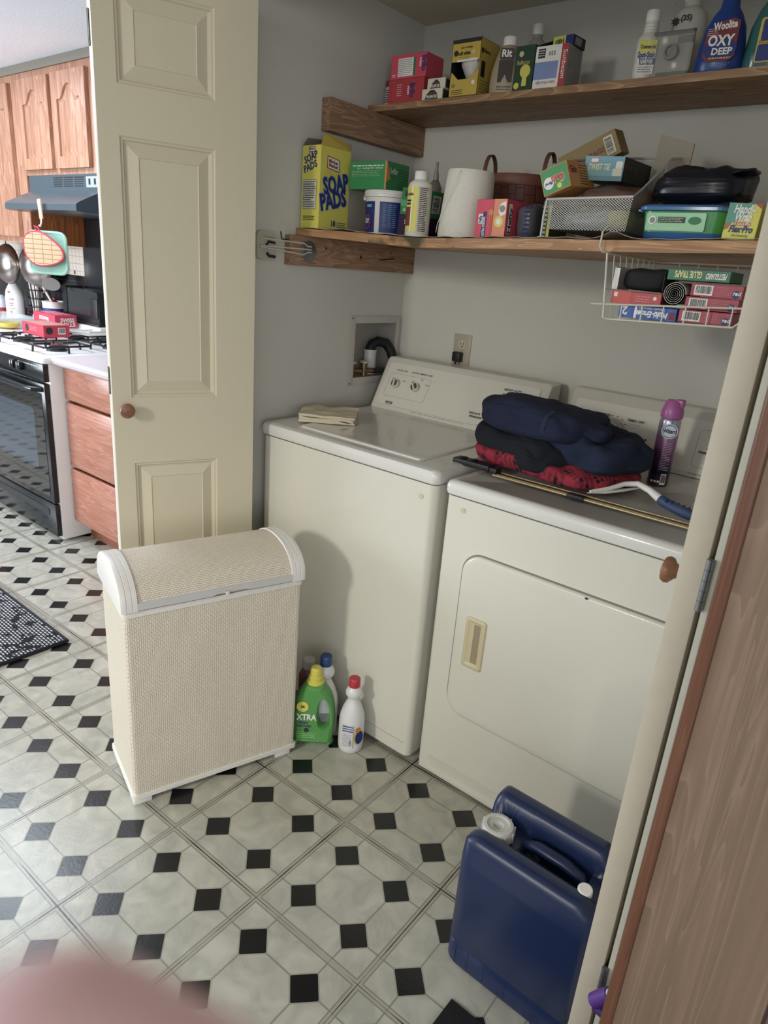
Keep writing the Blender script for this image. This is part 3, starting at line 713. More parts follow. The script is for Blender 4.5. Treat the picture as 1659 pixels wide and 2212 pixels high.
def flatbottle(name, label, loc, prof, mat, sy, capm, capprof, deco=None, rotz=0.0, seg=32, cat='bottle', capcol=None, group=None):
    b = MB(); b.lathe(prof, mat, seg, sy=sy)
    if deco: deco(b)
    o = b.build(name); tag(place(o, loc, rotz), label, cat, group)
    c = MB(); c.lathe(capprof, capm, 24, sy=max(sy, .9) if sy > .6 else 1.0); c.build('cap', o); return o
def rit(b):
    F = frame((0, -.0292, .0), (1, 0, 0), (0, .10, 1)); F = frame((0, -.0285, 0), (1, 0, 0), (0, .03, 1))
    b.rect(F, -.019, .085, .019, .112, pm('463238', .5), .001, .004); b.text(F, 0, .091, .018, 'Rit', WHT, True, align='C', lift=.0018)
    b.rect(F, -.020, .028, .020, .083, pm('3a2a2a', .5), .001, .002); b.barcode(F, -.013, .032, .013, .054, CRM, INK)
    b.lines(F, -.02, .008, .02, .02, 2, INK, .5, lift=.001)
flatbottle('dye_bottle', 'tan dye bottle with white screw cap on the upper shelf', (.482, -.225, ZU), [(.040, 0), (.046, .004), (.047, .03), (.044, .06), (.036, .09), (.030, .108), (.022, .119), (.015, .123)], pm('a8997c', .4), .62,
           WHT, [(.0185, .122), (.0195, .124), (.0195, .142), (.018, .144), (.0001, .144)], rit, R(20))
flatbottle('clear_bottle', 'clear plastic bottle with white cap behind the green bulb box', (.50, -.11, ZU), [(.036, 0), (.038, .004), (.038, .11), (.034, .14), (.022, .16), (.013, .168), (.013, .178)], pm('a9ab9f', .2, alpha=.8), 1, WHT,
           [(.0155, .176), (.0165, .178), (.0165, .20), (.015, .203), (.0001, .203)])
def geg(b, F, Rr, L, Tt, w, d, h):
    b.disc(F, .018, h - .02, .007, pm('c9c08c', .5)); b.text(F, .008, .066, .012, 'Reflector', pm('c9b860', .5), width=.04, rot=0); b.disc(F, .035, .05, .016, pm('d8cf3c', .5)); b.rect(F, .028, .014, .042, .04, pm('d8cf3c', .5)); b.disc(F, .012, .016, .008, pm('d8cf3c', .5))
    b.text(Rr, .01, .04, .018, '60', WHT)
carton('light_bulb_box', 'dark green bulb box with a yellow bulb drawing on the upper shelf', 'light bulb box', (.520, -.250, ZU), (.060, .06, .112), GRND, deco=geg)
def sunb(b, F, Rr, L, Tt, w, d, h):
    b.rect(F, 0, 0, w, h, WHT, .0004); b.rect(F, .0, h * .22, w * .74, h * .63, LBL); b.rect(F, w * .8, 0, w, h, RED); b.text(F, w * .86, h * .86, .013, 'Sunbeam', WHT, rot=-PI / 2, width=h * .66)
    b.rect(F, w * .08, h * .72, w * .3, h * .94, INK); b.lines(F, w * .1, h * .75, w * .28, h * .92, 3, WHT, .5); b.text(F, w * .62, h * .86, .010, '530', INK, rot=PI); b.text(F, w * .70, h * .17, .008, 'Indoor Flood Light', MAR, rot=PI, width=w * .6, )
    for i in range(8): b.rect(Rr, .004 + i * d / 8, 0, .004 + i * d / 8 + .003, h, pm('a39e98', .5))
carton('floodlight_box', 'white, blue and red floodlight box under the flat sticky strip box', 'light bulb box', (.590, -.262, ZU), (.094, .085, .100), pm('8e8a86', .5), deco=sunb)
def fly(b, F, Rr, L, Tt, w, d, h):
    b.rect(F, 0, 0, w * .62, h, pm('c9cf3a', .5)); b.rect(F, w * .62, 0, w, h, NAVY); b.text(F, w * .55, h * .7, .011, 'Fly RIBBON', INK, True, rot=PI, width=w * .42); b.rect(Rr, .01, .004, .04, h - .004, GRY)
carton('fly_ribbon_box', 'flat blue and yellow box lying on top of the white floodlight box', 'box', (.622, -.235, ZU + .1005), (.062, .06, .025), pm('24243c', .5), R(-6), deco=fly)
carton('black_card', 'thin black card lying beside the blue and yellow box', 'card', (.575, -.225, ZU + .113), (.055, .06, .003), BLACKM, 0, rot=(0, R(-8), 0))
def spotd(b):
    F = frame((0, -.0275, 0), (1, 0, 0), (0, 0, 1))
    b.rect(F, -.019, .010, .021, .082, WHT, .001); b.rect(F, -.019, .055, .021, .082, YEL, .0014); b.text(F, .001, .064, .0085, 'Commercial', INK, True, align='C', width=.036, lift=.002); b.text(F, .0, .045, .013, 'Spot-Stain', NAVY, True, align='C', width=.04, lift=.002)
    b.rect(F, -.014, .030, .021, .043, NAVY, .0014); b.text(F, .003, .032, .009, 'REMOVER', WHT, True, align='C', width=.03, lift=.002); b.lines(F, -.016, .012, .018, .027, 3, INK, .4, lift=.0015)
flatbottle('stain_remover_bottle', 'white bottle with ribbed neck and blue and yellow label on the upper shelf', (.887, -.235, ZU), [(.027, 0), (.029, .003), (.029, .082), (.026, .092), (.019, .10), (.018, .104), (.0185, .106), (.0172, .108), (.018, .112), (.0165, .114), (.017, .12), (.0155, .122), (.016, .128)], pm('d6d3c6', .4), 1,
           WHT, [(.0165, .127), (.017, .129), (.0165, .148), (.015, .150), (.0001, .150)], spotd, R(20))
def w35(b):
    F = frame((0, -.0385, .0), (1, 0, 0), (0, 0, 1)); b.text(F, .004, .142, .012, '(35)', INK, True, align='C', lift=.0015)
    b.patch(F @ T(-.022, .142, 0), [((.012 if i % 2 else .006) * math.cos(i * PI / 8), (.011 if i % 2 else .006) * math.sin(i * PI / 8)) for i in range(16)], INK, .0015)
o = flatbottle('spray_bottle', 'large white bottle marked 35 behind the clear package on the upper shelf', (.94, -.13, ZU), [(.040, 0), (.042, .004), (.042, .150), (.038, .165), (.026, .175), (.02, .18), (.02, .20)], pm('cfccc0', .4), .9,
           WHT, [(.022, .19), (.023, .21), (.018, .23), (.012, .24), (.0001, .24)], w35)
b = MB(); b.tube([(-.03, -.01, .225), (-.036, -.012, .20), (-.045, -.015, .185)], .0022, pm('b9b4a4', .4)); b.build('tube', o)
t = thing('hardware_pack', 'clear fronted package holding a round metal ring on the upper shelf', 'package', (.904, -.252, ZU), R(2))
b = MB(); b.box(0, 0, 0, .098, .004, .098, pm('8f897c', .4)); b.rect(frame((0, 0, 0), (1, 0, 0), (0, 0, 1)), 0, .088, .098, .098, pm('2e2b28', .5)); b.rect(frame((0, 0, 0), (1, 0, 0), (0, 0, 1)), .06, .07, .098, .086, pm('55524c', .5)); b.rect(frame((0, 0, 0), (1, 0, 0), (0, 0, 1)), .02, .0, .098, .012, GRND); b.build('backing_card', t, smooth=0)
b = MB(); b.lathe([(.016, 0), (.018, .004), (.016, .012), (.012, .012), (.011, .004), (.0001, .004)], pm('8a8884', .25, metal=.9), 26, T(.05, -.0005, .052) @ RX(R(90))); b.build('metal_ring', t)
b = MB(); b.box(.0, -.018, .0, .098, -.001, .094, pm('c9c9c4', .1, alpha=.14), .004); b.build('blister', t)
def wool(b):
    F = frame((0, -.0355, 0), (1, 0, 0), (0, 0.03, 1))
    b.patch(F, [(-.036, .03), (-.02, .02), (.02, .02), (.034, .03), (.034, .10), (.018, .106), (-.012, .098), (-.034, .08)], MAR, .001); b.text(F, .004, .085, .016, 'Woolite', WHT, True, align='C', width=.05, lift=.0016, rot=.1)
    b.lines(F, -.032, .072, -.01, .088, 4, WHT, .3, lift=.0014)
    b.patch(F, [(.0 + .036 * math.cos(a * PI / 10), .045 + .022 * math.sin(a * PI / 10)) for a in range(20)], NAVY, .0014); b.text(F, 0, .052, .022, 'OXY', WHT, True, align='C', width=.056, lift=.002); b.text(F, .006, .034, .014, 'DEEP', WHT, True, align='C', width=.044, lift=.002)
    b.lines(F, -.02, .024, .028, .030, 1, YELD, .8, lift=.0016); b.lines(F, -.03, .010, .03, .018, 2, SKY, .3, lift=.001)
flatbottle('carpet_cleaner_bottle', 'dark blue carpet cleaner spray bottle with red label on the upper shelf', (1.062, -.225, ZU), [(.050, 0), (.054, .004), (.053, .03), (.050, .06), (.044, .095), (.032, .12), (.021, .135), (.018, .16), (.017, .17)], pm('1c3f8c', .3), .66,
           pm('1c3f8c', .3), [(.02, .165), (.022, .18), (.022, .2), (.014, .215), (.0001, .216)], wool, R(9))
def rb(b):
    F = frame((0, -.033, 0), (1, 0, 0), (0, 0, 1)); b.rect(F, -.018, .012, .03, .10, YELD, .001, .006); b.rect(F, -.015, .015, .03, .048, NAVY, .0014, .004); b.rect(F, -.012, .055, .03, .096, NAVY, .0014, .004); b.lines(F, -.014, .049, .03, .056, 2, INK, .5, lift=.0018)
flatbottle('detergent_bottle', 'teal liquid bottle with yellow and navy label at the right end of the upper shelf', (1.162, -.215, ZU), [(.048, 0), (.052, .005), (.050, .05), (.046, .09), (.034, .125), (.02, .145), (.018, .16)], pm('2f6a66', .15, alpha=.92), .62,
           NAVY, [(.02, .158), (.021, .18), (.0001, .182)], rb)

# ---- lower shelf
def zl(x): return sag(x) + .0018
def soap(b, F, Rr, L, Tt, w, d, h):
    b.text(F, .013, .178, .020, 'SOAP', NAVY, True, rot=.32, width=.058); b.text(F, .012, .153, .020, 'PADS', NAVY, True, rot=.32, width=.058)
    b.rect(F, .027, .205, .056, .224, REDD, .0005, .003); b.rect(F, .0285, .2065, .0545, .2225, WHT, .0008, .003); b.text(F, .0415, .2155, .006, 'Market', MAR, True, align='C', lift=.0014); b.text(F, .0415, .208, .006, 'Basket', MAR, True, align='C', lift=.0014)
    b.rect(F, .006, .054, .066, .136, INK, .0005, .004); b.rect(F, .007, .055, .065, .135, pm('c9c7b8', .5), .0008, .003); b.lines(F, .009, .058, .060, .132, 12, INK, .6, lift=.0012); b.lines(F, .01, .022, .062, .036, 3, INK, .7)
    for ddx, ddz in ((-.0022, 0), (.0022, 0), (0, .0022), (0, -.0022)):
        b.text(Rr, .020 + ddx, .098 + ddz, .046, 'SOAP', LBL, True, rot=.22, width=.108, lift=.0006); b.text(Rr, .010 + ddx, .052 + ddz, .046, 'PADS', LBL, True, rot=.22, width=.112, lift=.0006)
    b.text(Rr, .020, .098, .046, 'SOAP', NAVY, True, rot=.22, width=.108, lift=.001); b.text(Rr, .010, .052, .046, 'PADS', NAVY, True, rot=.22, width=.112, lift=.001)
    for a in range(-6, 16): b.add([(.06, .13, .0004), (.06 + .05 * math.cos(a * .18 + .3), .13 + .05 * math.sin(a * .18 + .3), .0004), (.06 + .05 * math.cos(a * .18 + .33), .13 + .05 * math.sin(a * .18 + .33), .0004)], [(0, 1, 2)], ORG, Rr)
    b.patch(Rr, [(.028, .204), (.080, .197), (.080, .163), (.028, .170)], REDD, .0006); b.patch(Rr, [(.031, .201), (.077, .195), (.077, .166), (.031, .172)], WHT, .0009); b.text(Rr, .034, .187, .010, 'Market', MAR, True, rot=-.13, width=.038, lift=.0014); b.text(Rr, .034, .176, .010, 'Basket', MAR, True, rot=-.13, width=.038, lift=.0014)
    b.text(Rr, .055, .012, .016, '18', NAVY, True); b.lines(Rr, .078, .008, .12, .026, 3, NAVY, .5)
    # open flaps
    fl = pm('7a7468', .7)
    b.add([(0, 0, h), (0, d, h), (.012, d, h + .03), (.012, .01, h + .022)], [(0, 1, 2, 3)], fl)
    b.add([(0, .004, h), (w * .8, .004, h + .001), (w * .8, .03, h + .006), (0, .03, h + .006)], [(0, 1, 2, 3)], pm('b9b2a4', .7))
    b.add([(w, 0, h), (w, d, h), (w - .006, d, h + .018), (w - .002, d * .5, h + .030), (w + .002, .01, h + .030)], [(0, 1, 2, 3, 4)], YELD)
    b.add([(0, d, h), (w, d, h), (w, d + .004, h + .022), (0, d + .004, h + .035)], [(0, 1, 2, 3)], fl)
carton('soap_pad_carton', 'tall yellow soap pads carton with torn open top at the left shelf end', 'box', (.012, -.562, zl(.05)), (.078, .128, .228), YEL, R(-1), deco=soap)
t = thing('stain_powder_tub', 'white tub with blue labels and lid, under a green box', 'tub', (.213, -.385, zl(.2)))
b = MB(); b.lathe([(.064, 0), (.066, .003), (.070, .10), (.071, .104)], WHITEP, 40)
for a0, a1, mt in ((205, 274, NAVY), (288, 395, NAVY)):
    pl_ = []; n = 10
    vs = []; 
    for j, z in enumerate((.006, .092)):
        for i in range(n + 1):
            a = R(a0 + (a1 - a0) * i / n); r = (.0668 if j == 0 else .0704); vs.append((r * math.cos(a), r * math.sin(a), z))
    b.add(vs, [(i, i + 1, n + 2 + i, n + 1 + i) for i in range(n)], mt)
def cyl(r, adeg, z, lean=0): 
    a = R(adeg); return frame((r * math.cos(a), r * math.sin(a), z), (-math.sin(a), math.cos(a), 0), (0, 0, 1))
Fo = cyl(.0685, 250, .03); b.disc(Fo, 0, .004, .018, RED, .0012, 1.15); b.disc(Fo, 0, .004, .0155, NAVY, .0016, 1.1); b.text(Fo, 0, .002, .013, 'OXY', WHT, True, align='C', lift=.002, width=.022)
b.rect(cyl(.0704, 256, 0), -.012, .076, .012, .084, SKY, .0005, .002)
for k, a in enumerate((302, 314, 326)): b.lines(cyl(.0697, a, 0), -.006, .02, .006, .086, 12, SKY, .4, seed=k)
b.build('tub_body', t)
b = MB(); b.lathe([(.0715, .1042), (.0745, .106), (.0745, .112), (.0755, .113), (.0755, .120), (.073, .124), (.068, .124), (.067, .121), (.0001, .121)], WHITEP, 40); b.box(-.078, -.03, .098, -.066, -.01, .112, WHITEP, .002); b.build('lid', t)
def swif(b, F, Rr, L, Tt, w, d, h):
    b.lines(F, .012, h - .014, w - .01, h - .010, 1, WHT, .9); b.text(F, .03, h - .021, .006, 'dry x  sweeping refills  refill pack', WHT, width=.1); b.lines(F, .01, h * .45, w * .82, h * .68, 4, WHT, .16); b.rect(F, w - .006, .0, w, h, ORG)
    b.disc(Rr, .032, h * .62, .020, GRN, .0006); b.text(Rr, .014, h * .58, .016, 'Swiffer', pm('b8c4b0', .5), True, width=.038, lift=.0014); b.patch(Rr, [(0, .02), (.02, .03), (.014, .05), (0, h)], ORG)
    for i in range(7): b.rect(Rr, .055, .01 + i * .008, .105, .012 + i * .008, pm('24593c', .5))
carton('duster_refill_box', 'green refill box lying on top of the blue and white tub', 'box', (.106, -.452, zl(.2) + .1255), (.145, .108, .076), pm('1c8a48', .45), R(1), deco=swif)
def swif2(b, F, Rr, L, Tt, w, d, h):
    b.rect(F, 0, 0, w, h * .48, PUR, .0004); b.rect(Rr, 0, 0, d, h * .48, PUR, .0004); b.rect(L, 0, 0, d, h * .48, PUR, .0004); b.rect(F, 0, h * .63, w, h * .76, pm('56a878', .5)); b.text(F, .012, h * .83, .016, 'Swiffer', NAVY, True, width=.05, lift=.0012); b.text(F, .012, h * .54, .010, '16', WHT, True); b.lines(F, .03, h * .54, .055, h * .6, 2, WHT, .4)
    b.text(F, .06, h * .38, .012, 'PADS', WHT, True, rot=PI, width=.036); b.barcode(Rr, .05, h * .58, .085, h * .92, WHT, INK, True)
carton('mop_pad_box', 'upright green and purple mop pad box behind the white bottle', 'box', (.306, -.450, zl(.4)), (.078, .11, .138), pm('1c8a48', .45), 0, rot=(0, R(5), R(-4)), deco=swif2)
def band(b, r, a0, a1, z0, z1, mt, lift=.0008):
    n = 10; vs = [((r + lift) * math.cos(R(a0 + (a1 - a0) * i / n)), (r + lift) * math.sin(R(a0 + (a1 - a0) * i / n)), z) for z in (z0, z1) for i in range(n + 1)]
    b.add(vs, [(i, i + 1, n + 2 + i, n + 1 + i) for i in range(n)], mt)
def leat(b):
    band(b, .0332, 230, 300, .014, .128, YEL); band(b, .0332, 300, 385, .010, .128, pm('c2beae', .5)); band(b, .0332, 225, 268, .028, .076, pm('7a3a24', .5), .0012); band(b, .0332, 268, 276, .012, .128, WHT, .0012)
    for a_, sd in ((318, 1), (338, 2)): b.lines(cyl(.0336, a_, 0), -.006, .014, .006, .126, 24, INK, .5, lift=.0012, seed=sd)
    b.text(cyl(.0334, 262, 0), 0, .105, .008, 'Leather', MAR, True, align='C', lift=.0022, width=.022); b.lines(cyl(.0334, 256, 0), -.008, .080, .008, .096, 2, INK, .8, lift=.0016)
flatbottle('cleaner_bottle', 'white bottle with yellow label and white cap at the shelf front', (.422, -.505, zl(.42)), [(.031, 0), (.0332, .003), (.0332, .128), (.030, .138), (.020, .146), (.0145, .149)], pm('dedbd2', .35), 1, WHT,
           [(.0175, .147), (.018, .149), (.0175, .166), (.016, .168), (.0001, .168)], leat)
flatbottle('nozzle_bottle', 'dim clear bottle with pointed dark tip standing behind others', (.322, -.30, zl(.32)), [(.018, 0), (.02, .003), (.02, .15), (.014, .165), (.008, .172)], pm('6e6a60', .3, alpha=.7), 1, pm('8a877c', .4), [(.008, .17), (.0085, .18), (.0045, .205), (.0045, .222), (.0001, .223)])
# yarn cone
k = NT('cotton_yarn'); tcn = k.n('ShaderNodeTexCoord'); wv = k.n('ShaderNodeTexWave', wave_type='BANDS', bands_direction='Z', ins={'Vector': tcn.outputs['Object'], 'Scale': 130.0, 'Distortion': 2.0, 'Detail': 2.0})
nz = k.n('ShaderNodeTexNoise', ins={'Vector': tcn.outputs['Object'], 'Scale': 25.0, 'Detail': 4.0})
k.link(k.mix(k.math('MULTIPLY', wv.outputs[0], nz.outputs[0]), lin('e6e3da'), lin('f8f6f0')), k.b.inputs['Base Color']); k.b.inputs['Roughness'].default_value = .95; k.bump(wv.outputs[0], .6, .001); YARN = k.m
b = MB(); b.lathe([(.060, 0), (.070, .004), (.0725, .012), (.071, .05), (.068, .10), (.065, .15), (.0635, .170), (.060, .176), (.03, .1765), (.012, .1765), (.012, .17), (.0001, .17)], YARN, 48)
b.tube([(.005, -.05, .178), (.012, -.0715, .165), (.0, -.0745, .13), (-.025, -.0725, .08), (-.05, -.06, .035), (-.058, -.051, .015)], .0009, WHT, 5)
tag(place(b.build('yarn_cone'), (.536, -.440, zl(.53)), 0, rot=(0, R(2), 0)), 'big off white cone of cotton yarn on the lower shelf', 'yarn cone')
# splint basket
t = thing('splint_basket', 'brown woven wood basket with two hooped handles behind the yarn cone', 'basket', (.556, -.215, zl(.6)))
bk = weave_mat('splint_weave', '6b3b30', '3a2018', .022, .034, 'XZ', .6, .06, .06)
b = MB(); b.lathe([(.085, 0), (.09, .002), (.108, .165), (.106, .165), (.088, .004), (.0001, .004)], bk, 44, sx=.96, sy=.85); b.build('basket_body', t)
b = MB(); b.lathe([(.1115, .160), (.1125, .162), (.1135, .187), (.112, .189), (.108, .189), (.106, .187), (.105, .162), (.1115, .160)], pm('7a4636', .55, .15), 44, sx=.96, sy=.85); b.build('rim', t)
for sx in (-1, 1):
    b = MB(); rg = []
    for i in range(15):
        a = PI * i / 14; y = -.030 * math.cos(a); z = .185 + .066 * math.sin(a) ** .8 if 0 < i < 14 else .165
        rg.append([(sx * .098 - .006, y * 1.0, z - .0015), (sx * .098 + .006, y, z - .0015), (sx * .098 + .006, y * 1.07, z + .0015), (sx * .098 - .006, y * 1.07, z + .0015)])
    b.rings(rg, pm('6a3e2e', .5, .12)); b.build('handle', t)
def hefty(b, F, Rr, L, Tt, w, d, h):
    b.rect(F, w * .58, 0, w, h, pm('e08a60', .5), .0003); b.rect(F, w * .565, 0, w * .58, h, MAR, .0005)
    b.patch(F, [(w * .20, .0), (w * .36, 0), (w * .36, h * .68), (w * .26, h * .68)], NAVY, .0006); b.text(F, w * .33, .004, .007, 'ULTRA STRONG', WHT, True, rot=PI / 2, width=h * .5, lift=.0012); b.rect(F, w * .1, h * .36, w * .24, h * .62, WHT, .0008, .002); b.text(F, w * .21, h * .38, .009, 'Hefty', NAVY, True, rot=PI / 2, width=h * .2, lift=.0014)
    b.text(F, w * .5, .006, .006, 'Tropical Paradise', ORG, rot=PI / 2, width=h * .5, lift=.0012); b.disc(F, w * .5, h * .66, .007, ORG, .0008)
    b.disc(F, w * .78, h * .42, .013, YEL, .0006); b.disc(F, w * .78, h * .42, .007, WHT, .001); b.patch(F, [(w * .74, h * .7), (w * .82, h * .55), (w * .98, h * .62), (w * .97, h * .95), (w * .8, h * .88)], WHT, .0007); b.disc(F, w * .86, h * .75, .008, GRY, .0011)
    b.rect(Rr, .010, .008, .028, h - .008, INK, .0005, .002); b.rect(Rr, .0115, .0095, .0265, h - .0095, WHT, .0008, .001); b.text(Rr, .0245, .012, .012, 'Hefty', INK, True, rot=PI / 2, width=h * .68, lift=.0012)
carton('trash_bag_box', 'red and pink trash bag box at the front of the lower shelf', 'box', (.640, -.545, zl(.68)), (.088, .10, .090), PNK, 0, rot=(0, R(-1), 0), deco=hefty)

def blob(w, d, h, mat, seed=0, amp=.08, freq=9, ex=.45, nu=44, nv=18, bottom=True, fold=0.0, ffreq=60):
    """soft rounded slab (superellipsoid) with noise creases, base at z=0"""
    b = MB(); rg = []
    def sp(c, e): return math.copysign(abs(c) ** e, c)
    for j in range(nv + 1):
        ph = -PI / 2 + PI * j / nv; q = []
        for i in range(nu):
            th = 2 * PI * i / nu
            x = w / 2 * sp(math.cos(ph), ex) * sp(math.cos(th), ex); y = d / 2 * sp(math.cos(ph), ex) * sp(math.sin(th), ex); z = h / 2 * sp(math.sin(ph), max(ex, .5))
            n1 = noise.noise(Vector((x * freq + seed, y * freq, z * freq * 1.3)))
            n2 = noise.noise(Vector((x * freq * 2.7 + seed, y * freq * 2.7 + 3, z * freq * 3)))
            s_ = amp * (n1 + .5 * n2)
            z2 = z * (1 + s_ * 3) + h * .5 + h * s_ * .8
            cr = fold * math.sin(z2 * ffreq + n1 * 3 + x * 4)
            x *= 1 + s_ * 1.2 + cr; y *= 1 + s_ * 1.2 + cr
            q.append((x, y, max(0.0, z2)))
        rg.append(q)
    b.rings(rg, mat); return b
# crumpled clear bag beside the pink box
CB = pm('5d6068', .25, .25, alpha=.85)
b = blob(.045, .09, .085, CB, 3, .10, 14); F = frame((0, -.045, 0), (1, 0, 0), (0, 0, 1)); b.lines(F, .002, .01, .018, .08, 7, NAVY, .7, lift=.002)
tag(place(b.build('crumpled_bag', smooth=70), (.752, -.455, zl(.75))), 'crumpled clear bag with dark print beside the pink box', 'bag')
def yb(b, F, Rr, L, Tt, w, d, h):
    b.lines(F, .002, .005, w * .6, h - .008, 8, CRM, .7); b.rect(F, w * .7, 0, w, h * .9, YEL)
carton('narrow_box', 'narrow dark green box with yellow edge beside the mesh basket', 'box', (.786, -.470, zl(.79)), (.026, .09, .092), pm('4a5040', .5), R(-3), deco=yb)

# mesh wire bin
t = thing('mesh_bin', 'white metal mesh bin heaped with boxes and bags on the lower shelf', 'storage bin', (.82, -.52, zl(.9)))
bw, bd = .212, .325
def zr(y): return .09 + (.075 * min(1, max(0, y / .03)) if False else 0)
b = MB()
LT = [(0, .088), (.012, .165), (.12, .19), (bd, .225)]          # left side rim (y,z)
RT = [(0, .094), (.04, .112), (.10, .145), (.16, .178), (.19, .198), (bd, .222)]
b.add([(.012, 0.006, .022), (bw - .008, .006, .022), (bw, 0, .094), (0, 0, .088)], [(0, 1, 2, 3)], MESHM)
b.add([(.012, .006, .022), (.012, bd - .01, .022)] + [(0, y, z) for y, z in LT[::-1]], [tuple(range(2 + len(LT)))], MESHM)
b.add([(bw - .008, .006, .022), (bw - .008, bd - .01, .022)] + [(bw, y, z) for y, z in RT[::-1]], [tuple(range(2 + len(RT)))], MESHM)
b.add([(.012, bd - .01, .022), (bw - .008, bd - .01, .022), (bw, bd, .222), (0, bd, .225)], [(0, 1, 2, 3)], MESHM)
b.add([(.012, .006, .022), (bw - .008, .006, .022), (bw - .008, bd - .01, .022), (.012, bd - .01, .022)], [(0, 1, 2, 3)], pm('8a8984', .5))
b.build('mesh_panel', t, smooth=0)
WB = pm('c4c2bc', .35, .02, metal=.2)
b = MB(); P = [(0, y, z) for y, z in LT[::-1]] + [(bw, y, z) for y, z in RT]
b.tube(P, .0032, WB, 8, closed=True); b.build('rim_wire', t)
b = MB(); b.tube([(0, .0, .088), (-.002, -.002, .05), (-.002, -.002, .004), (-.01, .0, .003)], .0028, WB); b.build('leg_wire', t)
b = MB(); b.tube([(bw + .002, .16, .178), (bw + .004, .15, .10), (bw + .004, .15, .004)], .0028, WB); b.build('leg_wire', t)
b = MB(); b.tube([(0, bd, .22), (0, bd, .003)], .0028, WB); b.build('leg_wire', t)
# contents
tag(place(blob(.18, .26, .055, pm('8d8f96', .3, .3), 5, .12, 12, .6).build('plastic_bags', smooth=70), (.92, -.36, zl(.9) + .024)), 'crumpled grey and blue plastic bags at the bottom of the mesh bin', 'plastic bags')
tag(place(blob(.06, .09, .05, pm('b0a23c', .4, .2), 8, .12, 12, .7).build('yellow_bag', smooth=70), (.985, -.45, zl(.9) + .028)), 'yellow bag seen through the front of the mesh bin', 'bag')
tag(place(blob(.17, .24, .05, pm('6a4f42', .25, .25), 9, .1, 10, .6).build('brown_bag', smooth=70), (.945, -.37, zl(.9) + .073), R(12)), 'brown plastic bag across the top of the mesh bin', 'bag')
def gain(b, F, Rr, L, Tt, w, d, h):
    b.rect(F, .002, .002, w - .002, h - .002, pm('2f8f48', .4), .0004); b.text(F, w * .86, h * .62, .019, 'Gain', WHT, True, rot=PI, width=.036, lift=.001); b.text(F, w * .85, h * .61, .017, 'Gain', pm('d0503c', .5), True, rot=PI, width=.034, lift=.0014)
    b.disc(F, w * .26, h * .42, .0135, WHT, .0008); b.text(F, w * .40, h * .46, .007, 'flings!', NAVY, True, rot=PI, width=.02, lift=.0012); b.disc(F, w * .62, h * .2, .006, YEL); b.text(Rr, .01, h * .55, .016, 'Gain', MAR, True, rot=0, width=.03); b.lines(Rr, .05, .005, .09, h - .005, 8, pm('6a4a20', .5))
carton('dryer_sheet_box', 'green and orange dryer sheet box tipped over the bin rim', 'box', (.822, -.540, zl(.8) + .092), (.072, .115, .058), ORG, 0, rot=(R(4), R(-20), R(-5)), deco=gain)
def twist(b, F, Rr, L, Tt, w, d, h):
    b.rect(F, 0, 0, w, h, SKY, .0003); b.text(F, .009, h * .45, .013, 'TWIST TIE', pm('e6e4b0', .5), True, width=w * .56, shear=.15); b.text(F, .009, h * .26, .007, 'GARBAGE BAGS', pm('9fc08a', .5), width=w * .48, shear=.15); b.rect(F, .014, h * .74, .034, h * .93, PNK, .0006, .002); b.rect(F, .015, h * .76, .033, h * .91, WHT, .0009, .002)
    b.rect(F, w * .74, h * .2, w * .97, h * .5, CRM, .0006, .003); b.rect(F, w * .8, h * .5, w * .97, h * .8, WHT, .0006, .004); b.rect(F, 0, 0, w, h * .2, pm('5b8d9c', .5), .0005); b.text(Rr, .02, h * .45, .012, 'TWIST TIE', pm('4a5a34', .5), True, width=.07); b.rect(Rr, .006, h * .5, .018, h * .7, MAR); b.rect(Tt, .004, .004, w - .004, d - .004, pm('4c5450', .5))
carton('garbage_bag_box', 'light blue twist tie garbage bag box lying in the mesh bin', 'box', (.872, -.455, zl(.9) + .138), (.096, .19, .052), pm('16201c', .5), 0, rot=(R(2), R(2), R(2)), deco=twist)
def bb2(b, F, Rr, L, Tt, w, d, h):
    b.text(F, w * .5, h * .35, .012, 'BAGS', MAR, True); b.rect(Tt, .02, .01, w - .02, d - .01, pm('6a6048', .5)); b.barcode(F, w * .78, .008, w * .93, h - .008, CRM, INK, True)
carton('snack_bag_box', 'brown and yellow opened box tilted up at the back of the mesh bin', 'box', (.770, -.34, zl(.8) + .155), (.150, .085, .058), pm('8f7430', .5), 0, rot=(R(8), R(-26), R(6)), deco=bb2)
b = MB(); b.prism([(0, 0), (.088, -.012), (.088, .170), (.004, .192)], 0, .006, pm('a39888', .8, .1, bump=.3), frame((0, 0, 0), (1, 0, 0), (0, 0.18, 1))); b.prism([(.01, .01), (.096, 0), (.094, .116), (.02, .12)], -.012, -.004, pm('6d665f', .8, .12, bump=.3), frame((0, 0, 0), (1, 0, 0), (0, 0.18, 1)))
tag(place(b.build('paper_bag', smooth=0), (.968, -.285, zl(.95) + .075), R(4)), 'grey brown flattened paper bag standing at the back of the mesh bin', 'bag')
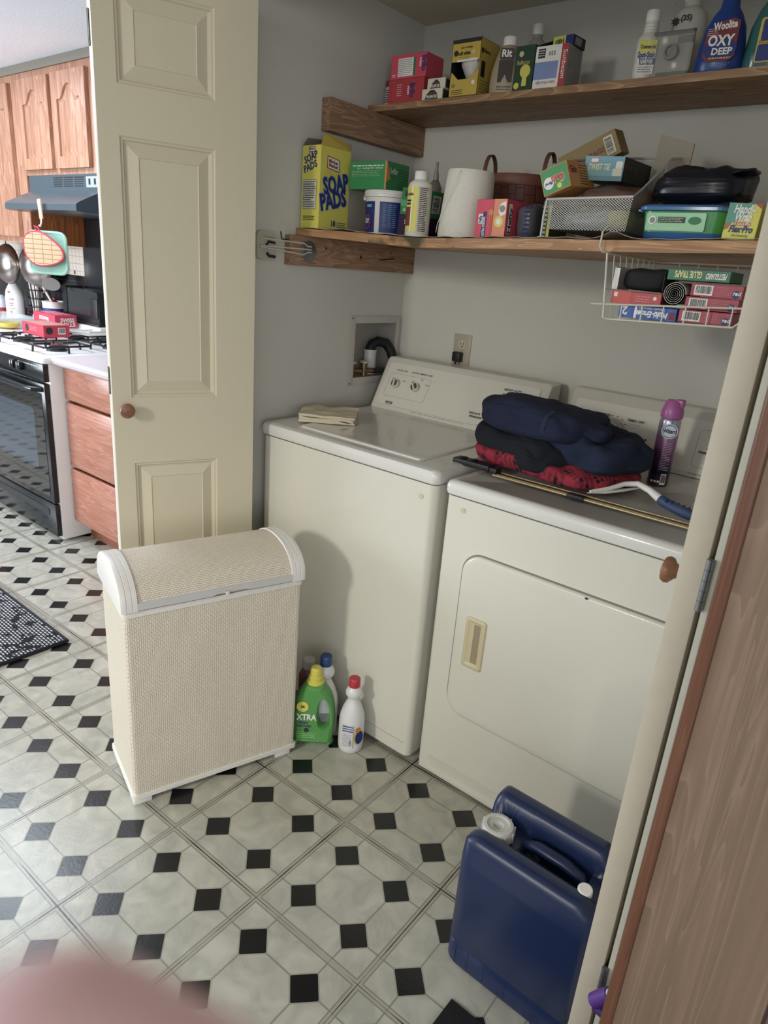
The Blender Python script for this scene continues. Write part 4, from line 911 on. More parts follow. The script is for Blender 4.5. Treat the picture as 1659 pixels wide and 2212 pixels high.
# dark bag bundle and wipes tub
BAGK = NT('black_plastic_film'); tcn = BAGK.n('ShaderNodeTexCoord'); mpn = BAGK.n('ShaderNodeMapping', ins={'Vector': tcn.outputs['Object'], 'Scale': (8, 14, 110), 'Rotation': (0, .12, 0)})
nzz = BAGK.n('ShaderNodeTexNoise', ins={'Vector': mpn.outputs[0], 'Scale': 1.0, 'Detail': 3.0}); BAGK.b.inputs['Base Color'].default_value = (*lin('12141f'), 1); BAGK.b.inputs['Roughness'].default_value = .3; BAGK.bump(nzz.outputs[0], .6, .004)
t = tag(place(blob(.205, .15, .072, BAGK.m, 12, .10, 11, .55, fold=.02, ffreq=420).build('trash_bags', smooth=70), (1.145, -.42, zl(1.15) + .0795), R(-3)), 'bundle of folded black trash bags on the blue and green tub', 'trash bags')
b = blob(.085, .12, .012, BAGK.m, 14, .2, 14, .8); o = b.build('loose_flap', t, smooth=70); o.location = (.065, .01, .055); o.rotation_euler = (0, R(-14), R(10))
t = thing('wipes_tub', 'green plastic wipes tub with blue lid and base under the black bags', 'tub', (1.065, -.535, zl(1.15)))
b = MB(); w, d = .172, .13
lv = lambda i, z, r=.025: [(x, y, z) for x, y in rrpoly(i, i, w - i, d - i, r, 6)]
b.rings([lv(.008, 0, .02), lv(.004, .003, .02), lv(.001, .016)], pm('1f5a9a', .3)); b.rings([lv(.0015, .0162), lv(-.002, .058)], pm('2f8f48', .25), cap0=False)
F = frame((0, .0003, 0), (1, 0, 0), (0, -.05, 1)); b.rect(F, .012, .019, w - .035, .055, pm('8ecb9a', .3), .002, .003); b.disc(F, .026, .040, .0085, WHT, .0035); b.disc(F, .026, .040, .006, GRY, .004); b.rect(F, .038, .035, .095, .047, GRND, .003); b.lines(F, .04, .036, .092, .046, 3, CRM, .4, lift=.004); b.disc(F, .115, .040, .013, GRN, .003, .6); b.lines(F, .02, .022, .09, .026, 1, WHT, .3, lift=.003)
b.build('tub_body', t)
b = MB(); b.rings([lv(-.004, .0585), lv(-.010, .060), lv(-.010, .066), lv(-.006, .0705), lv(.004, .072), lv(.008, .069)], pm('3f6fa8', .2, alpha=.95)); b.box(-.022, .03, .060, -.008, .07, .064, pm('8fb8c0', .3), .001); b.build('lid', t)
def handi(b, F, Rr, L, Tt, w, d, h):
    b.patch(F, [(0, h * .45), (0, h), (w * .75, h), (w * .55, h * .62), (w * .2, h * .45)], pm('4f9a86', .5), .0003); b.patch(F, [(0, h * .25), (0, h * .45), (w * .2, h * .45), (w * .12, h * .3)], pm('a8703a', .5), .0003); b.patch(F, [(w * .75, h), (w, h), (w, h * .85)], pm('a84a3a', .5), .0004)
    b.text(F, w * .5, h * .74, .0155, 'Handi-', WHT, True, align='C', width=w * .62, shear=.15); b.text(F, w * .5, h * .53, .0155, 'Wrap', WHT, True, align='C', width=w * .52, shear=.15); b.rect(F, w * .24, h * .39, w * .78, h * .49, pm('c05a50', .5), .0006, .003); b.text(F, w * .51, h * .41, .0045, '13 GALLON', WHT, True, align='C', lift=.0012)
    b.text(F, w * .52, h * .21, .013, 'Flex·Pro', NAVY, True, align='C', width=w * .7, shear=.15); b.text(F, w * .52, h * .09, .0055, 'with Drawstring', GRN, align='C', width=w * .5)
carton('trash_bag_box', 'yellow and teal drawstring bag box at the right end of the lower shelf', 'box', (1.247, -.565, zl(1.27)), (.062, .10, .068), YEL, 0, rot=(0, R(2), R(2)), deco=handi)
carton('dark_box', 'dark maroon box behind the yellow and teal bag box', 'box', (1.315, -.51, zl(1.33)), (.05, .10, .06), pm('2a1820', .5))

# ---- under shelf wire basket
t = thing('under_shelf_basket', 'white wire basket hooked under the lower shelf at right', 'wire basket', (1.03, -.585, 1.35))
def LB(b): b.M = T(-1.03, .585, -1.35); return b
b = LB(MB()); x0, x1, yf, yb_ = 1.032, 1.325, -.585, -.255
zt = 1.486
b.tube([(x0 - .022, yf + .015, 1.546), (x0 - .028, yf - .004, 1.53), (x0 - .028, yf - .006, 1.50), (x0 - .022, yf, 1.489), (x0 - .012, yf + .02, 1.487), (x0 - .0, yb_, zt), (x1, yb_, zt + .004)], .0022, WIRE)
b.tube([(x1 + .01, yf, 1.50), (x1, yf + .03, 1.49), (x1, yb_, zt + .004)], .0022, WIRE); b.build('frame_wire', t)
b = LB(MB()); b.tube([(x0 - .012, yf + .003, 1.487), (x0 + .006, yf, 1.349), (x0 + .02, yf, 1.347), (x1 - .012, yf, 1.357), (x1, yf, 1.368), (x1 + .004, yf - .004, 1.396)], .0024, WIRE)
b.tube([(x0 - .028, yf - .002, 1.377), (x1 + .008, yf - .004, 1.396)], .0022, WIRE); b.build('front_rail', t)
for i in range(6):
    x = x0 + .045 + i * .046
    b = LB(MB()); zz = 1.350 + i * .0018
    b.tube([(x, yf - .002, 1.380 + i * .003), (x, yf, zz), (x + .002, yf + .01, zz - .004), (x + .002, yb_, zz - .004), (x + .002, yb_, zt)], .0017, WIRE, 6); b.build('cross_wire', t)
for i in range(8):
    y = yf + .04 + i * .038
    b = LB(MB()); b.tube([(x0 - .010, y, 1.487), (x0 + .006, y, 1.348), (x1, y, 1.358), (x1, y, 1.49)], .0014, WIRE, 6); b.build('side_wire', t)
ZB = 1.3575
def barc(seed):
    def f(b, F, Rr, L, Tt, w, d, h):
        b.barcode(F, .008, .003, .045, h - .003, WHT, INK, seed=seed); b.lines(F, .055, .004, w * .82, h - .003, 4, pm('cf7a80', .5), .3, seed=seed); b.disc(F, w - .013, h * .34, .0075, NAVY); b.text(F, w - .0185, h * .27, .006, 'P&G', WHT, True, lift=.0012, shear=.2)
    return f
carton('cleaning_pad_box', 'dark red barcoded box, lowest of the right stack in the wire basket', 'box', (1.198, -.572, ZB + .0005), (.108, .12, .0255), pm('a83648', .4), R(0), deco=barc(3))
carton('cleaning_pad_box', 'dark red barcoded box, middle of the right stack in the wire basket', 'box', (1.205, -.570, ZB + .0275), (.106, .12, .0255), pm('a83648', .4), R(1), deco=barc(4))
carton('cleaning_pad_box', 'dark red barcoded box just beneath the green glue trap box', 'box', (1.210, -.566, ZB + .0545), (.104, .12, .0255), pm('a83648', .4), R(-1), deco=barc(5))
def mult(b, F, Rr, L, Tt, w, d, h):
    b.rect(F, w * .28, 0, w * .32, h, WHT); b.text(F, w * .86, h * .62, .013, 'Multi-Eraser', WHT, True, rot=PI, width=w * .56, shear=.15); b.text(F, w * .8, h * .92, .005, 'Disposable Cleaning Pads', CRM, rot=PI, width=w * .45); b.text(F, w * .16, h * .85, .018, '2', WHT, True, rot=PI); b.rect(F, w * .88, h * .15, w * .98, h * .7, MAR); b.rect(Tt, 0, 0, w, .02, pm('2a4a90', .4))
carton('eraser_pad_box', 'blue upside down cleaning pad box at the bottom left of the wire basket', 'box', (1.066, -.572, ZB - .002), (.128, .11, .0265), BLU, R(-.5), deco=mult)
def rl(b, F, Rr, L, Tt, w, d, h):
    b.rect(F, 0, 0, w * .4, h, pm('c8463c', .4), .0003); b.rect(F, .006, h * .55, .014, h * .9, CRM); b.lines(F, w * .5, h * .2, w * .8, h * .8, 3, pm('d88a84', .5), .5); b.disc(F, w * .88, h * .6, .004, CRM); b.rect(Rr, 0, 0, d, h, REDD)
carton('cleaning_pad_box', 'red box lying on the blue box at the left of the wire basket', 'box', (1.044, -.575, ZB + .026), (.112, .11, .026), pm('b83a42', .4), R(0), deco=rl)
t = thing('open_tray_box', 'open red and dark box showing black contents in the wire basket', 'box', (1.040, -.57, ZB + .0535))
b = MB(); b.box(-.014, -.005, 0, .112, .10, .0015, pm('8a4a52', .3)); b.box(0, 0, .001, .001, .10, .05, WHT); b.box(.001, 0, .0, .012, .001, .047, WHT); b.box(.112, 0, .0, .1128, .10, .046, pm('2a2226', .4)); b.build('box_tray', t, smooth=0)
o = blob(.098, .09, .046, pm('15161a', .85), 21, .10, 12, .5).build('black_contents', t, smooth=60); o.location = (.062, .053, .002)
def glue(b, F, Rr, L, Tt, w, d, h):
    b.text(F, w * .56, h * .84, .0135, 'GLUE TRAPS', pm('d8d48a', .5), True, rot=PI, width=w * .44); b.text(F, w * .95, h * .72, .0115, 'PESTGUARD', WHT, True, rot=PI, width=w * .32, shear=.15)
carton('glue_trap_box', 'flat dark green upside down glue trap box on top in the wire basket', 'box', (1.158, -.572, ZB + .0835), (.126, .11, .022), pm('1d6b4a', .4), 0, rot=(0, R(-.5), R(1)), deco=glue)
b = MB(); SP = pm('c6c0b8', .7, .15, bump=.4); n = 110
pts = [((.0245 - .0235 * i / n) * math.cos(i * .32), (.0245 - .0235 * i / n) * math.sin(i * .32)) for i in range(n + 1)]
rg = [[(x, 0, z), (x * .955, 0, z * .955), (x * .955, .12, z * .955), (x, .12, z)] for x, z in pts]; b.rings(rg, SP, cap0=False, cap1=False); b.lathe([(.0001, .0), (.0235, .0)], pm('b3ada6', .8, .15), 30, T(0, .0015, 0) @ RX(R(90)))
tag(place(b.build('rolled_bag', smooth=60), (1.181, -.575, ZB + .0555)), 'rolled grey plastic bag end between the red boxes in the wire basket', 'rolled bag')

# ================================================================== ON THE MACHINES
TZ = .9308
TOW = pm('cfc3a6', .95, .08, bump=.8, bscale=500)
def sheet(w, d, h, layers, mat, seed, wob=.004, n=26):
    """folded cloth: stacked wavy layers joined at one rounded edge"""
    b = MB()
    for L_ in range(layers):
        z0 = h * L_ / layers; z1 = h * (L_ + 1) / layers - .0008; rg = []
        for i in range(n + 1):
            x = w * (i / n - .5); q = []
            m = 10
            for j in range(m + 1):
                y = d * (j / m - .5); nn = noise.noise(Vector((x * 22 + seed, y * 22 + L_ * 2.3, L_))); q.append((x + nn * .006, y + nn * .012 * (1 if abs(i - n / 2) > n * .4 else .4), z1 + wob * nn * 1.2))
            for j in range(m, -1, -1):
                y = d * (j / m - .5); nn = noise.noise(Vector((x * 22 + seed, y * 22 + L_ * 2.3, L_))); q.append((x + nn * .006, y + nn * .012 * (1 if abs(i - n / 2) > n * .4 else .4), max(0, z0 + (wob * nn if L_ else 0))))
            rg.append(q)
        b.rings(rg, mat)
    return b
b = sheet(.155, .185, .026, 3, TOW, 4, .006)
tag(place(b.build('washcloth', smooth=60), (.150, -.535, .9365 + .001), R(-52)), 'folded beige washcloth lying at the washer lid corner', 'cloth')
DT = .9160
b = MB(); b.lathe([(.0001, 0), (.158, 0), (.16, .001), (.158, .003), (.0001, .003)], pm('6f6c66', .4, .05), 56, sx=1.05, sy=.68)
for r_ in (.10, .12, .14): b.lathe([(r_, .0031), (r_ + .004, .0034), (r_ + .006, .0031)], pm('565450', .4), 56, sx=1.05, sy=.68)
tag(place(b.build('placemat', smooth=30), (.960, -.40, DT), R(12)), 'dark oval mat under the folded clothes on the dryer', 'mat')
PL = plaid_mat()
def denim(name, hexc):
    k = NT(name); c = lin(hexc); tc = k.n('ShaderNodeTexCoord')
    n0 = k.n('ShaderNodeTexNoise', ins={'Vector': tc.outputs['Object'], 'Scale': 9.0, 'Detail': 4.0, 'Distortion': 1.0})
    k.link(k.mix(n0.outputs[0], tuple(x * .7 for x in c), tuple(x * 1.35 for x in c)), k.b.inputs['Base Color']); k.b.inputs['Roughness'].default_value = .95
    mp = k.n('ShaderNodeMapping', ins={'Vector': tc.outputs['Object'], 'Scale': (5, 9, 30), 'Rotation': (.2, .15, .3)})
    n1 = k.n('ShaderNodeTexNoise', ins={'Vector': mp.outputs[0], 'Scale': 1.0, 'Detail': 2.0, 'Distortion': 1.2})
    n2 = k.n('ShaderNodeTexNoise', ins={'Vector': tc.outputs['Object'], 'Scale': 500.0})
    k.bump(k.math('ADD', n1.outputs[0], k.math('MULTIPLY', n2.outputs[0], .03)), .7, .018); return k.m
DEN = denim('blue_denim', '18233a'); BLK = denim('black_cloth', '10141e'); NV = denim('navy_denim', '171f38')
tag(place(blob(.43, .285, .058, PL, 31, .10, 9, .55, 60, 20).build('plaid_shirt', smooth=70), (.905, -.415, DT + .0035), R(-4)), 'red and black plaid shirt at the bottom of the clothes pile', 'shirt')
tag(place(blob(.20, .27, .085, BLK, 37, .12, 9, .7, 60, 20).build('folded_pants', smooth=70), (.905, -.435, DT + .012), R(-24)), 'black folded trousers drooping over the plaid shirt', 'pants')
t = tag(place(blob(.31, .24, .075, BLK, 39, .12, 9, .6, 60, 24, fold=.01, ffreq=120).build('folded_pants', smooth=70), (.835, -.425, DT + .045), R(-8)), 'darker trousers sticking out at the left under the top navy jeans', 'pants')
t = tag(place(blob(.30, .27, .105, DEN, 41, .13, 8, .65, 60, 24, fold=.012, ffreq=90).build('folded_jeans', smooth=70), (.990, -.385, DT + .035), R(-14)), 'dark blue folded jeans bulging at the right of the clothes pile', 'jeans')
t = tag(place(blob(.345, .215, .090, NV, 45, .10, 8, .55, 60, 24, fold=.010, ffreq=120).build('folded_jeans', smooth=70), (.852, -.420, DT + .100), R(-8)), 'navy folded jeans lying topmost on the clothes pile', 'jeans')
b = MB()
o = blob(.085, .10, .040, NV, 49, .12, 16, .6, fold=.03, ffreq=260).build('waistband', t, smooth=70); o.location = (.160, .0, .026); o.rotation_euler = (0, R(12), R(15))
b = MB()
for i in range(2): b.tube([(.07 + i * .006, -.108, .030), (.072 + i * .006, -.111, .05), (.075 + i * .006, -.104, .076), (.08 + i * .006, -.08, .088)], .0008, pm('4a5570', .8), 5)
b.build('stitching', t)
# spray can
t = thing('air_freshener_can', 'purple and silver air freshener can with magenta cap on the dryer', 'spray can', (1.142, -.262, .9160))
b = MB(); cn = NT('can_print'); tcn = cn.n('ShaderNodeTexCoord'); spn = cn.n('ShaderNodeSeparateXYZ', ins={0: tcn.outputs['Object']}); crn = cn.n('ShaderNodeValToRGB', ins={'Fac': cn.math('MULTIPLY', spn.outputs[2], 5.4)})
e = crn.color_ramp.elements; e[0].color = (*lin('6a4a66'), 1); e[1].position = .95; e[1].color = (*lin('b9b4c4'), 1); e2 = e.new(.22); e2.color = (*lin('2c2c50'), 1); e3 = e.new(.62); e3.color = (*lin('a8729e'), 1)
cn.link(crn.outputs[0], cn.b.inputs['Base Color']); cn.b.inputs['Metallic'].default_value = .75; cn.b.inputs['Roughness'].default_value = .25
b.lathe([(.0255, 0), (.0275, .003), (.0275, .176), (.0265, .180), (.024, .185), (.0001, .186)], cn.m, 36)
Fc = cyl(.0278, 292, 0); b.disc(Fc, 0, .153, .021, pm('c9d2dc', .3), .001, .95); b.disc(Fc, 0, .153, .018, pm('4f7fa8', .3), .0014, .95); b.disc(Fc, 0, .153, .0165, pm('dfe5ea', .3), .0018, .9); b.text(Fc, 0, .149, .011, 'Wizard', NAVY, True, align='C', width=.034, lift=.0026)
b.lines(Fc, -.008, .045, .016, .125, 18, pm('c8b8cc', .4), .35, lift=.001); b.barcode(cyl(.0278, 305, 0), -.004, .006, .010, .036, WHT, INK)
for i, q in enumerate((-.012, -.004, .004)): b.disc(cyl(.0278, 280, 0), q, .014, .0032, CRM, .001)
b.build('can_body', t)
b = MB(); MG = pm('b45aa2', .3); b.lathe([(.0285, .186), (.0285, .202), (.027, .208), (.022, .226), (.018, .232), (.0001, .233)], MG, 32); b.box(.004, -.012, .215, .026, .012, .236, MG, .004); b.build('cap', t)
# black and gold rod assembly
t = thing('curtain_rod', 'black and gold folding rod assembly lying along the dryer front edge', 'rod', (.765, -.600, .9185), R(0.6))
GOLD = pm('c2ac7c', .35, .05, metal=.55); DBR = pm('2a1c14', .3)
b = MB(); M_ = RZ(R(-2.5))
b.box(-.075, -.004, .008, .04, .034, .024, pm('17181e', .5), .003); 
for i in range(2):
    b.lathe([(.009, 0), (.011, .003), (.009, .004), (.0001, .002)], pm('0b0b0e', .5), 20, T(-.05 + i * .035, .015, .0235))
b.box(.03, .0, .004, .062, .030, .020, pm('17181e', .5), .002); b.build('black_end', t)
for y, r_ in ((-.003, .0030), (.006, .0030), (.030, .0030), (.022, .002)):
    b = MB(); b.tube([(.055, y, .0045), (.56, y - .0, .0045)], r_, GOLD if y != .022 else DBR, 10); b.build('rod', t)
b = MB(); b.box(.06, .010, .001, .56, .026, .0035, DBR, .0005); b.build('dark_strip', t)
b = MB(); b.box(.268, -.010, .0, .312, .012, .011, pm('17181e', .5), .0015); b.build('clamp', t)
# scrub brush / scraper with white arm and blue grip
t = thing('cleaning_brush', 'white curved scrubber handle with blue grip on the dryer top', 'brush', (1.07, -.55, DT))
b = MB(); b.tube([(.0, .0, .016), (.03, .035, .024), (.055, .075, .036), (.085, .085, .042), (.12, .075, .036), (.155, .06, .024)], [.0045, .006, .0065, .0075, .0085, .011], WHT, 12); b.build('arm', t, label='white curved arm')
b = MB(); b.tube([(.152, .062, .025), (.162, .058, .022), (.185, .05, .018), (.21, .042, .015), (.235, .036, .013), (.245, .034, .0125)], [.0115, .013, .0122, .0135, .0125, .008], pm('34466e', .6), 14); 
for i in range(5): b.box(.168 + i * .013, .04, .026 - i * .0018, .173 + i * .013, .062, .032 - i * .002, pm('26345a', .6), .001)
b.build('grip', t, label='dark blue ribbed grip')
b = MB(); b.tube([(-.004, -.006, .012), (.025, .03, .017), (.05, .075, .022), (.078, .125, .03)], [.002, .008, .008, .004], WHT, 12); 
for v in b.v: v.z = .014 + (v.z - .014) * .5
b.build('blade', t)

# ================================================================== ON THE FLOOR
# hamper
t = thing('laundry_hamper', 'cream woven wicker hamper with domed lid on the floor by the folding door', 'laundry hamper', (.306, -1.387, 0), R(72.5))
L_, Dp, Hh = .483, .253, .585
b = MB(); lv = lambda i, z, r=.012: [(x, y, z) for x, y in rrpoly(i, i, L_ - i, Dp - i, r, 4)]
P0, P1 = lv(.004, .028), lv(.002, Hh - .012); n = len(P0)
for i in range(n):
    j = (i + 1) % n; dx_ = abs(P0[j][0] - P0[i][0]); dy_ = abs(P0[j][1] - P0[i][1])
    b.add([P0[i], P0[j], P1[j], P1[i]], [(0, 1, 2, 3)], WICK if dx_ > dy_ else WICKS)
b.add(P0, [tuple(range(n))], WICK); b.build('woven_body', t, smooth=50)
for z0, z1 in ((.018, .031), (Hh - .016, Hh)):
    b = MB()
    rg = []
    for k_i, z in enumerate([z0 + (z1 - z0) * q for q in (0, .08, .3, .36, .42, .64, .70, .76, .98, 1)]):
        ins = (.004, 0, 0, .0015, 0, 0, .0015, 0, 0, .004)[k_i]; rg.append(lv(ins - .001, z))
    b.rings(rg, WHITEP); b.build('rim_strip', t)
for x, y in ((.02, .02), (L_ - .05, .02), (.02, Dp - .05), (L_ - .05, Dp - .05)):
    b = MB(); b.box(x - .018, y - .018, 0, x + .03, y + .03, .019, WHITEP, .002); b.build('foot', t)
def arch(k=1.0, n=20, zb=Hh + .004, hh=.082):
    return [(Dp / 2 - (Dp / 2 + .004) * k * math.cos(PI * i / n), zb + .012 * (1 if k >= 1 else k) + (hh * k) * math.sin(PI * i / n) ** .85) for i in range(n + 1)]
b = MB(); rg = []
A = arch(.975)
for x in (.034, L_ - .034): rg.append([(x, A[0][0], Hh + .004)] + [(x, y, z) for y, z in A] + [(x, A[-1][0], Hh + .004)])
b.rings(rg, WICKT); lid = b.build('woven_lid', t, smooth=40)
for xs in ((-.006, .036), (L_ - .036, L_ + .006)):
    b = MB(); rg = []; s_ = 1 if xs[0] < 0 else -1
    for q, kk in ((0, .955), (.04, .99), (.10, 1.0), (.34, 1.0), (.37, .985), (.40, 1.0), (.66, 1.0), (.69, .985), (.72, 1.0), (.97, 1.0), (1, .975)):
        x = xs[0] + (xs[1] - xs[0]) * q if s_ > 0 else xs[1] + (xs[0] - xs[1]) * q
        A = arch(kk * 1.012); rg.append([(x, A[0][0], Hh + .0015)] + [(x, y, z) for y, z in A] + [(x, A[-1][0], Hh + .0015)])
    b.rings(rg, WHITEP); b.build('lid_end_cap', t, smooth=30)
b = MB(); n = 24; rg = []
for i in range(n + 1):
    x = .034 + (L_ - .068) * i / n; u_ = (x - .27) / .045; no = .009 * max(0, 1 - u_ * u_) ** .5 if abs(u_) < 1 else 0
    rg.append([(x, -.006, Hh + .004 + no), (x, -.006, Hh + .022), (x, .0, Hh + .024), (x, .0, Hh + .004 + no)])
b.rings(rg, pm('c9c7c6', .35)); b.build('lid_rail', t)
b = MB(); b.box(.258, -.006, Hh + .002, .268, .0, Hh + .011, WHITEP, .001); b.build('latch', t)

def outline_bottle(name, label, loc, rz, outer, hole, th, mat, capm, caplathe, deco=None):
    """bottle with a see-through handle: extruded outline with rounded edges"""
    def ring(poly, ins):   # inset polygon toward centroid-ish along normals
        n = len(poly); out = []
        for i in range(n):
            a, c, d = Vector(poly[i - 1]), Vector(poly[i]), Vector(poly[(i + 1) % n]); t1 = (c - a).normalized(); t2 = (d - c).normalized(); nn = Vector((-(t1 + t2).y, (t1 + t2).x)).normalized(); out.append(tuple(c + nn * ins))
        return out
    b = MB(); m = b
    prof = [(.016, 0.0), (.007, .10), (.002, .28), (0, .5)]
    full = prof + [(i, 1 - d) for i, d in prof[::-1][1:]]
    def shell(poly, s_): return [[(x, (d - .5) * th, z) for x, z in ring(poly, s_ * i)] for i, d in full]
    b.rings(shell(outer, 1), mat, cap0=False, cap1=False); b.rings(shell(hole, -.4), mat, cap0=False, cap1=False)
    for side in (0, -1):
        O = shell(outer, 1)[side]; Hs = shell(hole, -.4)[side]
        bm = bmesh.new(); ov = [bm.verts.new(p) for p in O]; hv = [bm.verts.new(p) for p in Hs]
        ed = [bm.edges.new((ov[i], ov[(i + 1) % len(ov)])) for i in range(len(ov))] + [bm.edges.new((hv[i], hv[(i + 1) % len(hv)])) for i in range(len(hv))]
        bmesh.ops.triangle_fill(bm, edges=ed, use_beauty=True, use_dissolve=False); bm.verts.index_update()
        b.add([v.co.copy() for v in bm.verts], [tuple(v.index for v in f.verts) for f in bm.faces], mat); bm.free()
    if deco: deco(b)
    o = b.build(name, smooth=50); tag(place(o, loc, rz), label, 'bottle')
    c = MB(); c.lathe(caplathe, capm, 26); c.build('cap', o); return o
def smooth_poly(pts, n=4):
    out = []; N = len(pts)
    for i in range(N):
        p0, p1, p2, p3 = (Vector(pts[(i + k) % N]) for k in (-1, 0, 1, 2))
        for j in range(n):
            t_ = j / n; out.append(tuple(.5 * ((2 * p1) + (-p0 + p2) * t_ + (2 * p0 - 5 * p1 + 4 * p2 - p3) * t_ ** 2 + (-p0 + 3 * p1 - 3 * p2 + p3) * t_ ** 3)))
    return out
GB = pm('4f9a44', .3, .03)
outer = smooth_poly([(-.055, .004), (.055, .004), (.062, .02), (.066, .08), (.064, .13), (.054, .175), (.034, .205), (.022, .218), (-.022, .218), (-.036, .205), (-.054, .17), (-.062, .12), (-.062, .02)])
hole = smooth_poly([(.022, .075), (.040, .068), (.050, .085), (.049, .135), (.036, .163), (.024, .165), (.016, .14), (.016, .10)][::1])
def xd(b):
    F = frame((0, -.0305, 0), (1, 0, 0), (0, 0, 1)); 
    b.disc(F, -.034, .145, .018, YEL, .001); b.text(F, -.04, .142, .008, '2%', INK, True, lift=.002); b.text(F, -.052, .098, .022, 'XTRA', WHT, True, width=.062, lift=.0012); b.text(F, -.045, .084, .008, 'FRESH', pm('5a2a7a', .5), True, lift=.0012); b.text(F, -.048, .072, .008, 'NATURE', pm('5a2a7a', .5), True, lift=.0012); b.disc(F, -.02, .06, .008, GRND, .001); outline(b, F, -.05, .022, .02, .055, .003, pm('8fce80', .5), lift=.001); b.lines(F, -.046, .03, .012, .05, 3, pm('a8e09a', .5), .3)
outline_bottle('detergent_bottle', 'green detergent bottle with yellow cap on the floor beside the hamper', (.450, -.853, .001), R(40), outer, hole, .060, GB, pm('d0c832', .35), [(.027, .216), (.027, .222), (.0225, .226), (.0225, .238), (.0185, .242), (.0175, .262), (.014, .268), (.0001, .2685)], xd)
WB_ = pm('dcdcdc', .3, .02, name='bleach_white')
bl = [(.034, 0), (.038, .004), (.0395, .02), (.0395, .105), (.037, .125), (.030, .148), (.021, .168), (.0165, .178), (.018, .184), (.0245, .194), (.0255, .203), (.022, .213), (.0155, .220), (.0145, .224)]
def bd1(b):
    F = cyl(.0398, 296, 0); b.rect(F, -.018, .024, .016, .105, pm('cfcfd0', .5), .0008); b.lines(F, -.016, .028, .012, .074, 9, GRY, .35, lift=.0012); 
    for i in range(3): b.rect(F, -.018, .083 + i * .008, .016, .086 + i * .008, NAVY if i != 1 else BLU, .0014)
    b.barcode(F, .004, .03, .015, .055, WHT, INK, True); b.disc(cyl(.0398, 345, 0), .0, .062, .017, pm('e0c22c', .5), .001, 1.7); b.disc(cyl(.0398, 345, 0), .002, .060, .014, NAVY, .0014, 1.7); b.disc(cyl(.0398, 345, 0), -.004, .088, .009, ORG, .0018)
flatbottle('bleach_bottle', 'white bleach bottle with red cap standing on the floor by the washer', (.552, -.790, .001), bl, WB_, 1, pm('c0283a', .35), [(.0172, .222), (.0178, .224), (.0172, .248), (.0155, .250), (.0001, .250)], bd1)
bl2 = [(r * 1.12, z * 1.12) for r, z in bl]
flatbottle('bleach_bottle', 'taller white bottle with blue cap behind the green detergent bottle', (.440, -.800, .001), bl2, WB_, 1, pm('24467e', .35), [(.0185, .249), (.019, .251), (.0185, .278), (.017, .281), (.0001, .281)], lambda b: b.rect(cyl(.0446, 320, 0), -.015, .02, .015, .10, GRY, .0008))
flatbottle('pump_bottle', 'dark reddish bottle with pale grey cap half hidden behind the hamper', (.357, -.790, .001), [(.028, 0), (.031, .004), (.031, .17), (.022, .19), (.015, .197)], pm('7a4a50', .4), 1, pm('b9b4b8', .4), [(.019, .195), (.0195, .197), (.019, .226), (.017, .228), (.0001, .228)])

# water jug
t = thing('water_jug', 'blue plastic jug with white cap on the floor in front of the dryer', 'water jug', (1.166, -1.163, 0), R(0))
JB = pm('17284f', .34, .05, nscale=12, bump=.05, bscale=300, name='jug_blue')
jw, jd = .300, .192
b = MB(); lv = lambda i, z, r=.034: [(x, y, z) for x, y in rrpoly(i, i, jw - i, jd - i, r, 7)]
NX, NY = 40, 36
def jz(x, y):
    # top relief: raised front and back shoulders, sunken middle with cap wells and handle
    u, v = x / jw, y / jd
    z = .318
    def bump_(c, wd, p=2): return max(0.0, 1 - abs((v - c) / wd) ** p)
    ridge = .030 * bump_(.13, .17, 4) ** .6 * min(1, max(0, (1.02 - u) / .16)) * min(1, .55 + u * 4)
    back = .050 * bump_(.86, .19, 4) ** .6 * min(1, max(0.0, (1.02 - u) / .2)) 
    z += ridge + back
    if .3 < v < .7 and .34 < u < .80:
        fx = min(1, (u - .34) / .06, (.80 - u) / .06); fy = min(1, (v - .30) / .06, (.70 - v) / .06); z -= .045 * max(0, min(fx, fy))
    ex = min(x, jw - x); ey = min(y, jd - y); e_ = min(1, min(ex, ey) / .022); z -= .030 * (1 - math.sqrt(max(0, 1 - (1 - e_) ** 2)))
    return z
b.rings([lv(.012, 0), lv(.004, .003), lv(.0, .012), lv(0, .06), lv(.002, .064), lv(.0, .068), lv(0, .285)], JB, cap1=False)
# heightfield top fitted in the rounded outline
import bisect
rings_ = []
for kk in [0, .03, .06, .1, .15, .2, .26, .32, .38, .44, .50, .56, .62, .68, .74, .8, .86, .92, .97]:
    q = []
    for x, y in rrpoly(0, 0, jw, jd, .034, 7):
        pass
    O = []
    P = rrpoly(0, 0, jw, jd, .034, 7); D_n = []
    for i in range(len(P)):
        a, c = Vector(P[i]), Vector(P[(i + 1) % len(P)]); m_ = max(1, int((c - a).length / .010))
        for s__ in range(m_): D_n.append(a.lerp(c, s__ / m_))
    for p in D_n:
        # shrink toward the central segment
        cx = min(max(p.x, jd / 2), jw - jd / 2); cc = Vector((cx, jd / 2)); r_ = p.lerp(cc, kk)
        O.append((r_.x, r_.y, jz(r_.x, r_.y) if kk > 0 else .284))
    rings_.append(O)
b.rings(rings_, JB, cap0=False)
for x in (.03, .06, .10, .15, .2): b.box(x, -.0006, .012, x + .0015, .002, .06, JB)
b.build('jug_body', t, smooth=60)
b = MB(); b.tube([(.098, .088, .300), (.108, .088, .318), (.13, .088, .327), (.19, .088, .326), (.225, .088, .316), (.235, .088, .300)], [.010, .0115, .0115, .0115, .0115, .010], JB, 14, M=Matrix.Diagonal((1, 1.15, 1, 1))); b.build('carry_handle', t)
CPM = pm('c3c3bc', .35, .03)
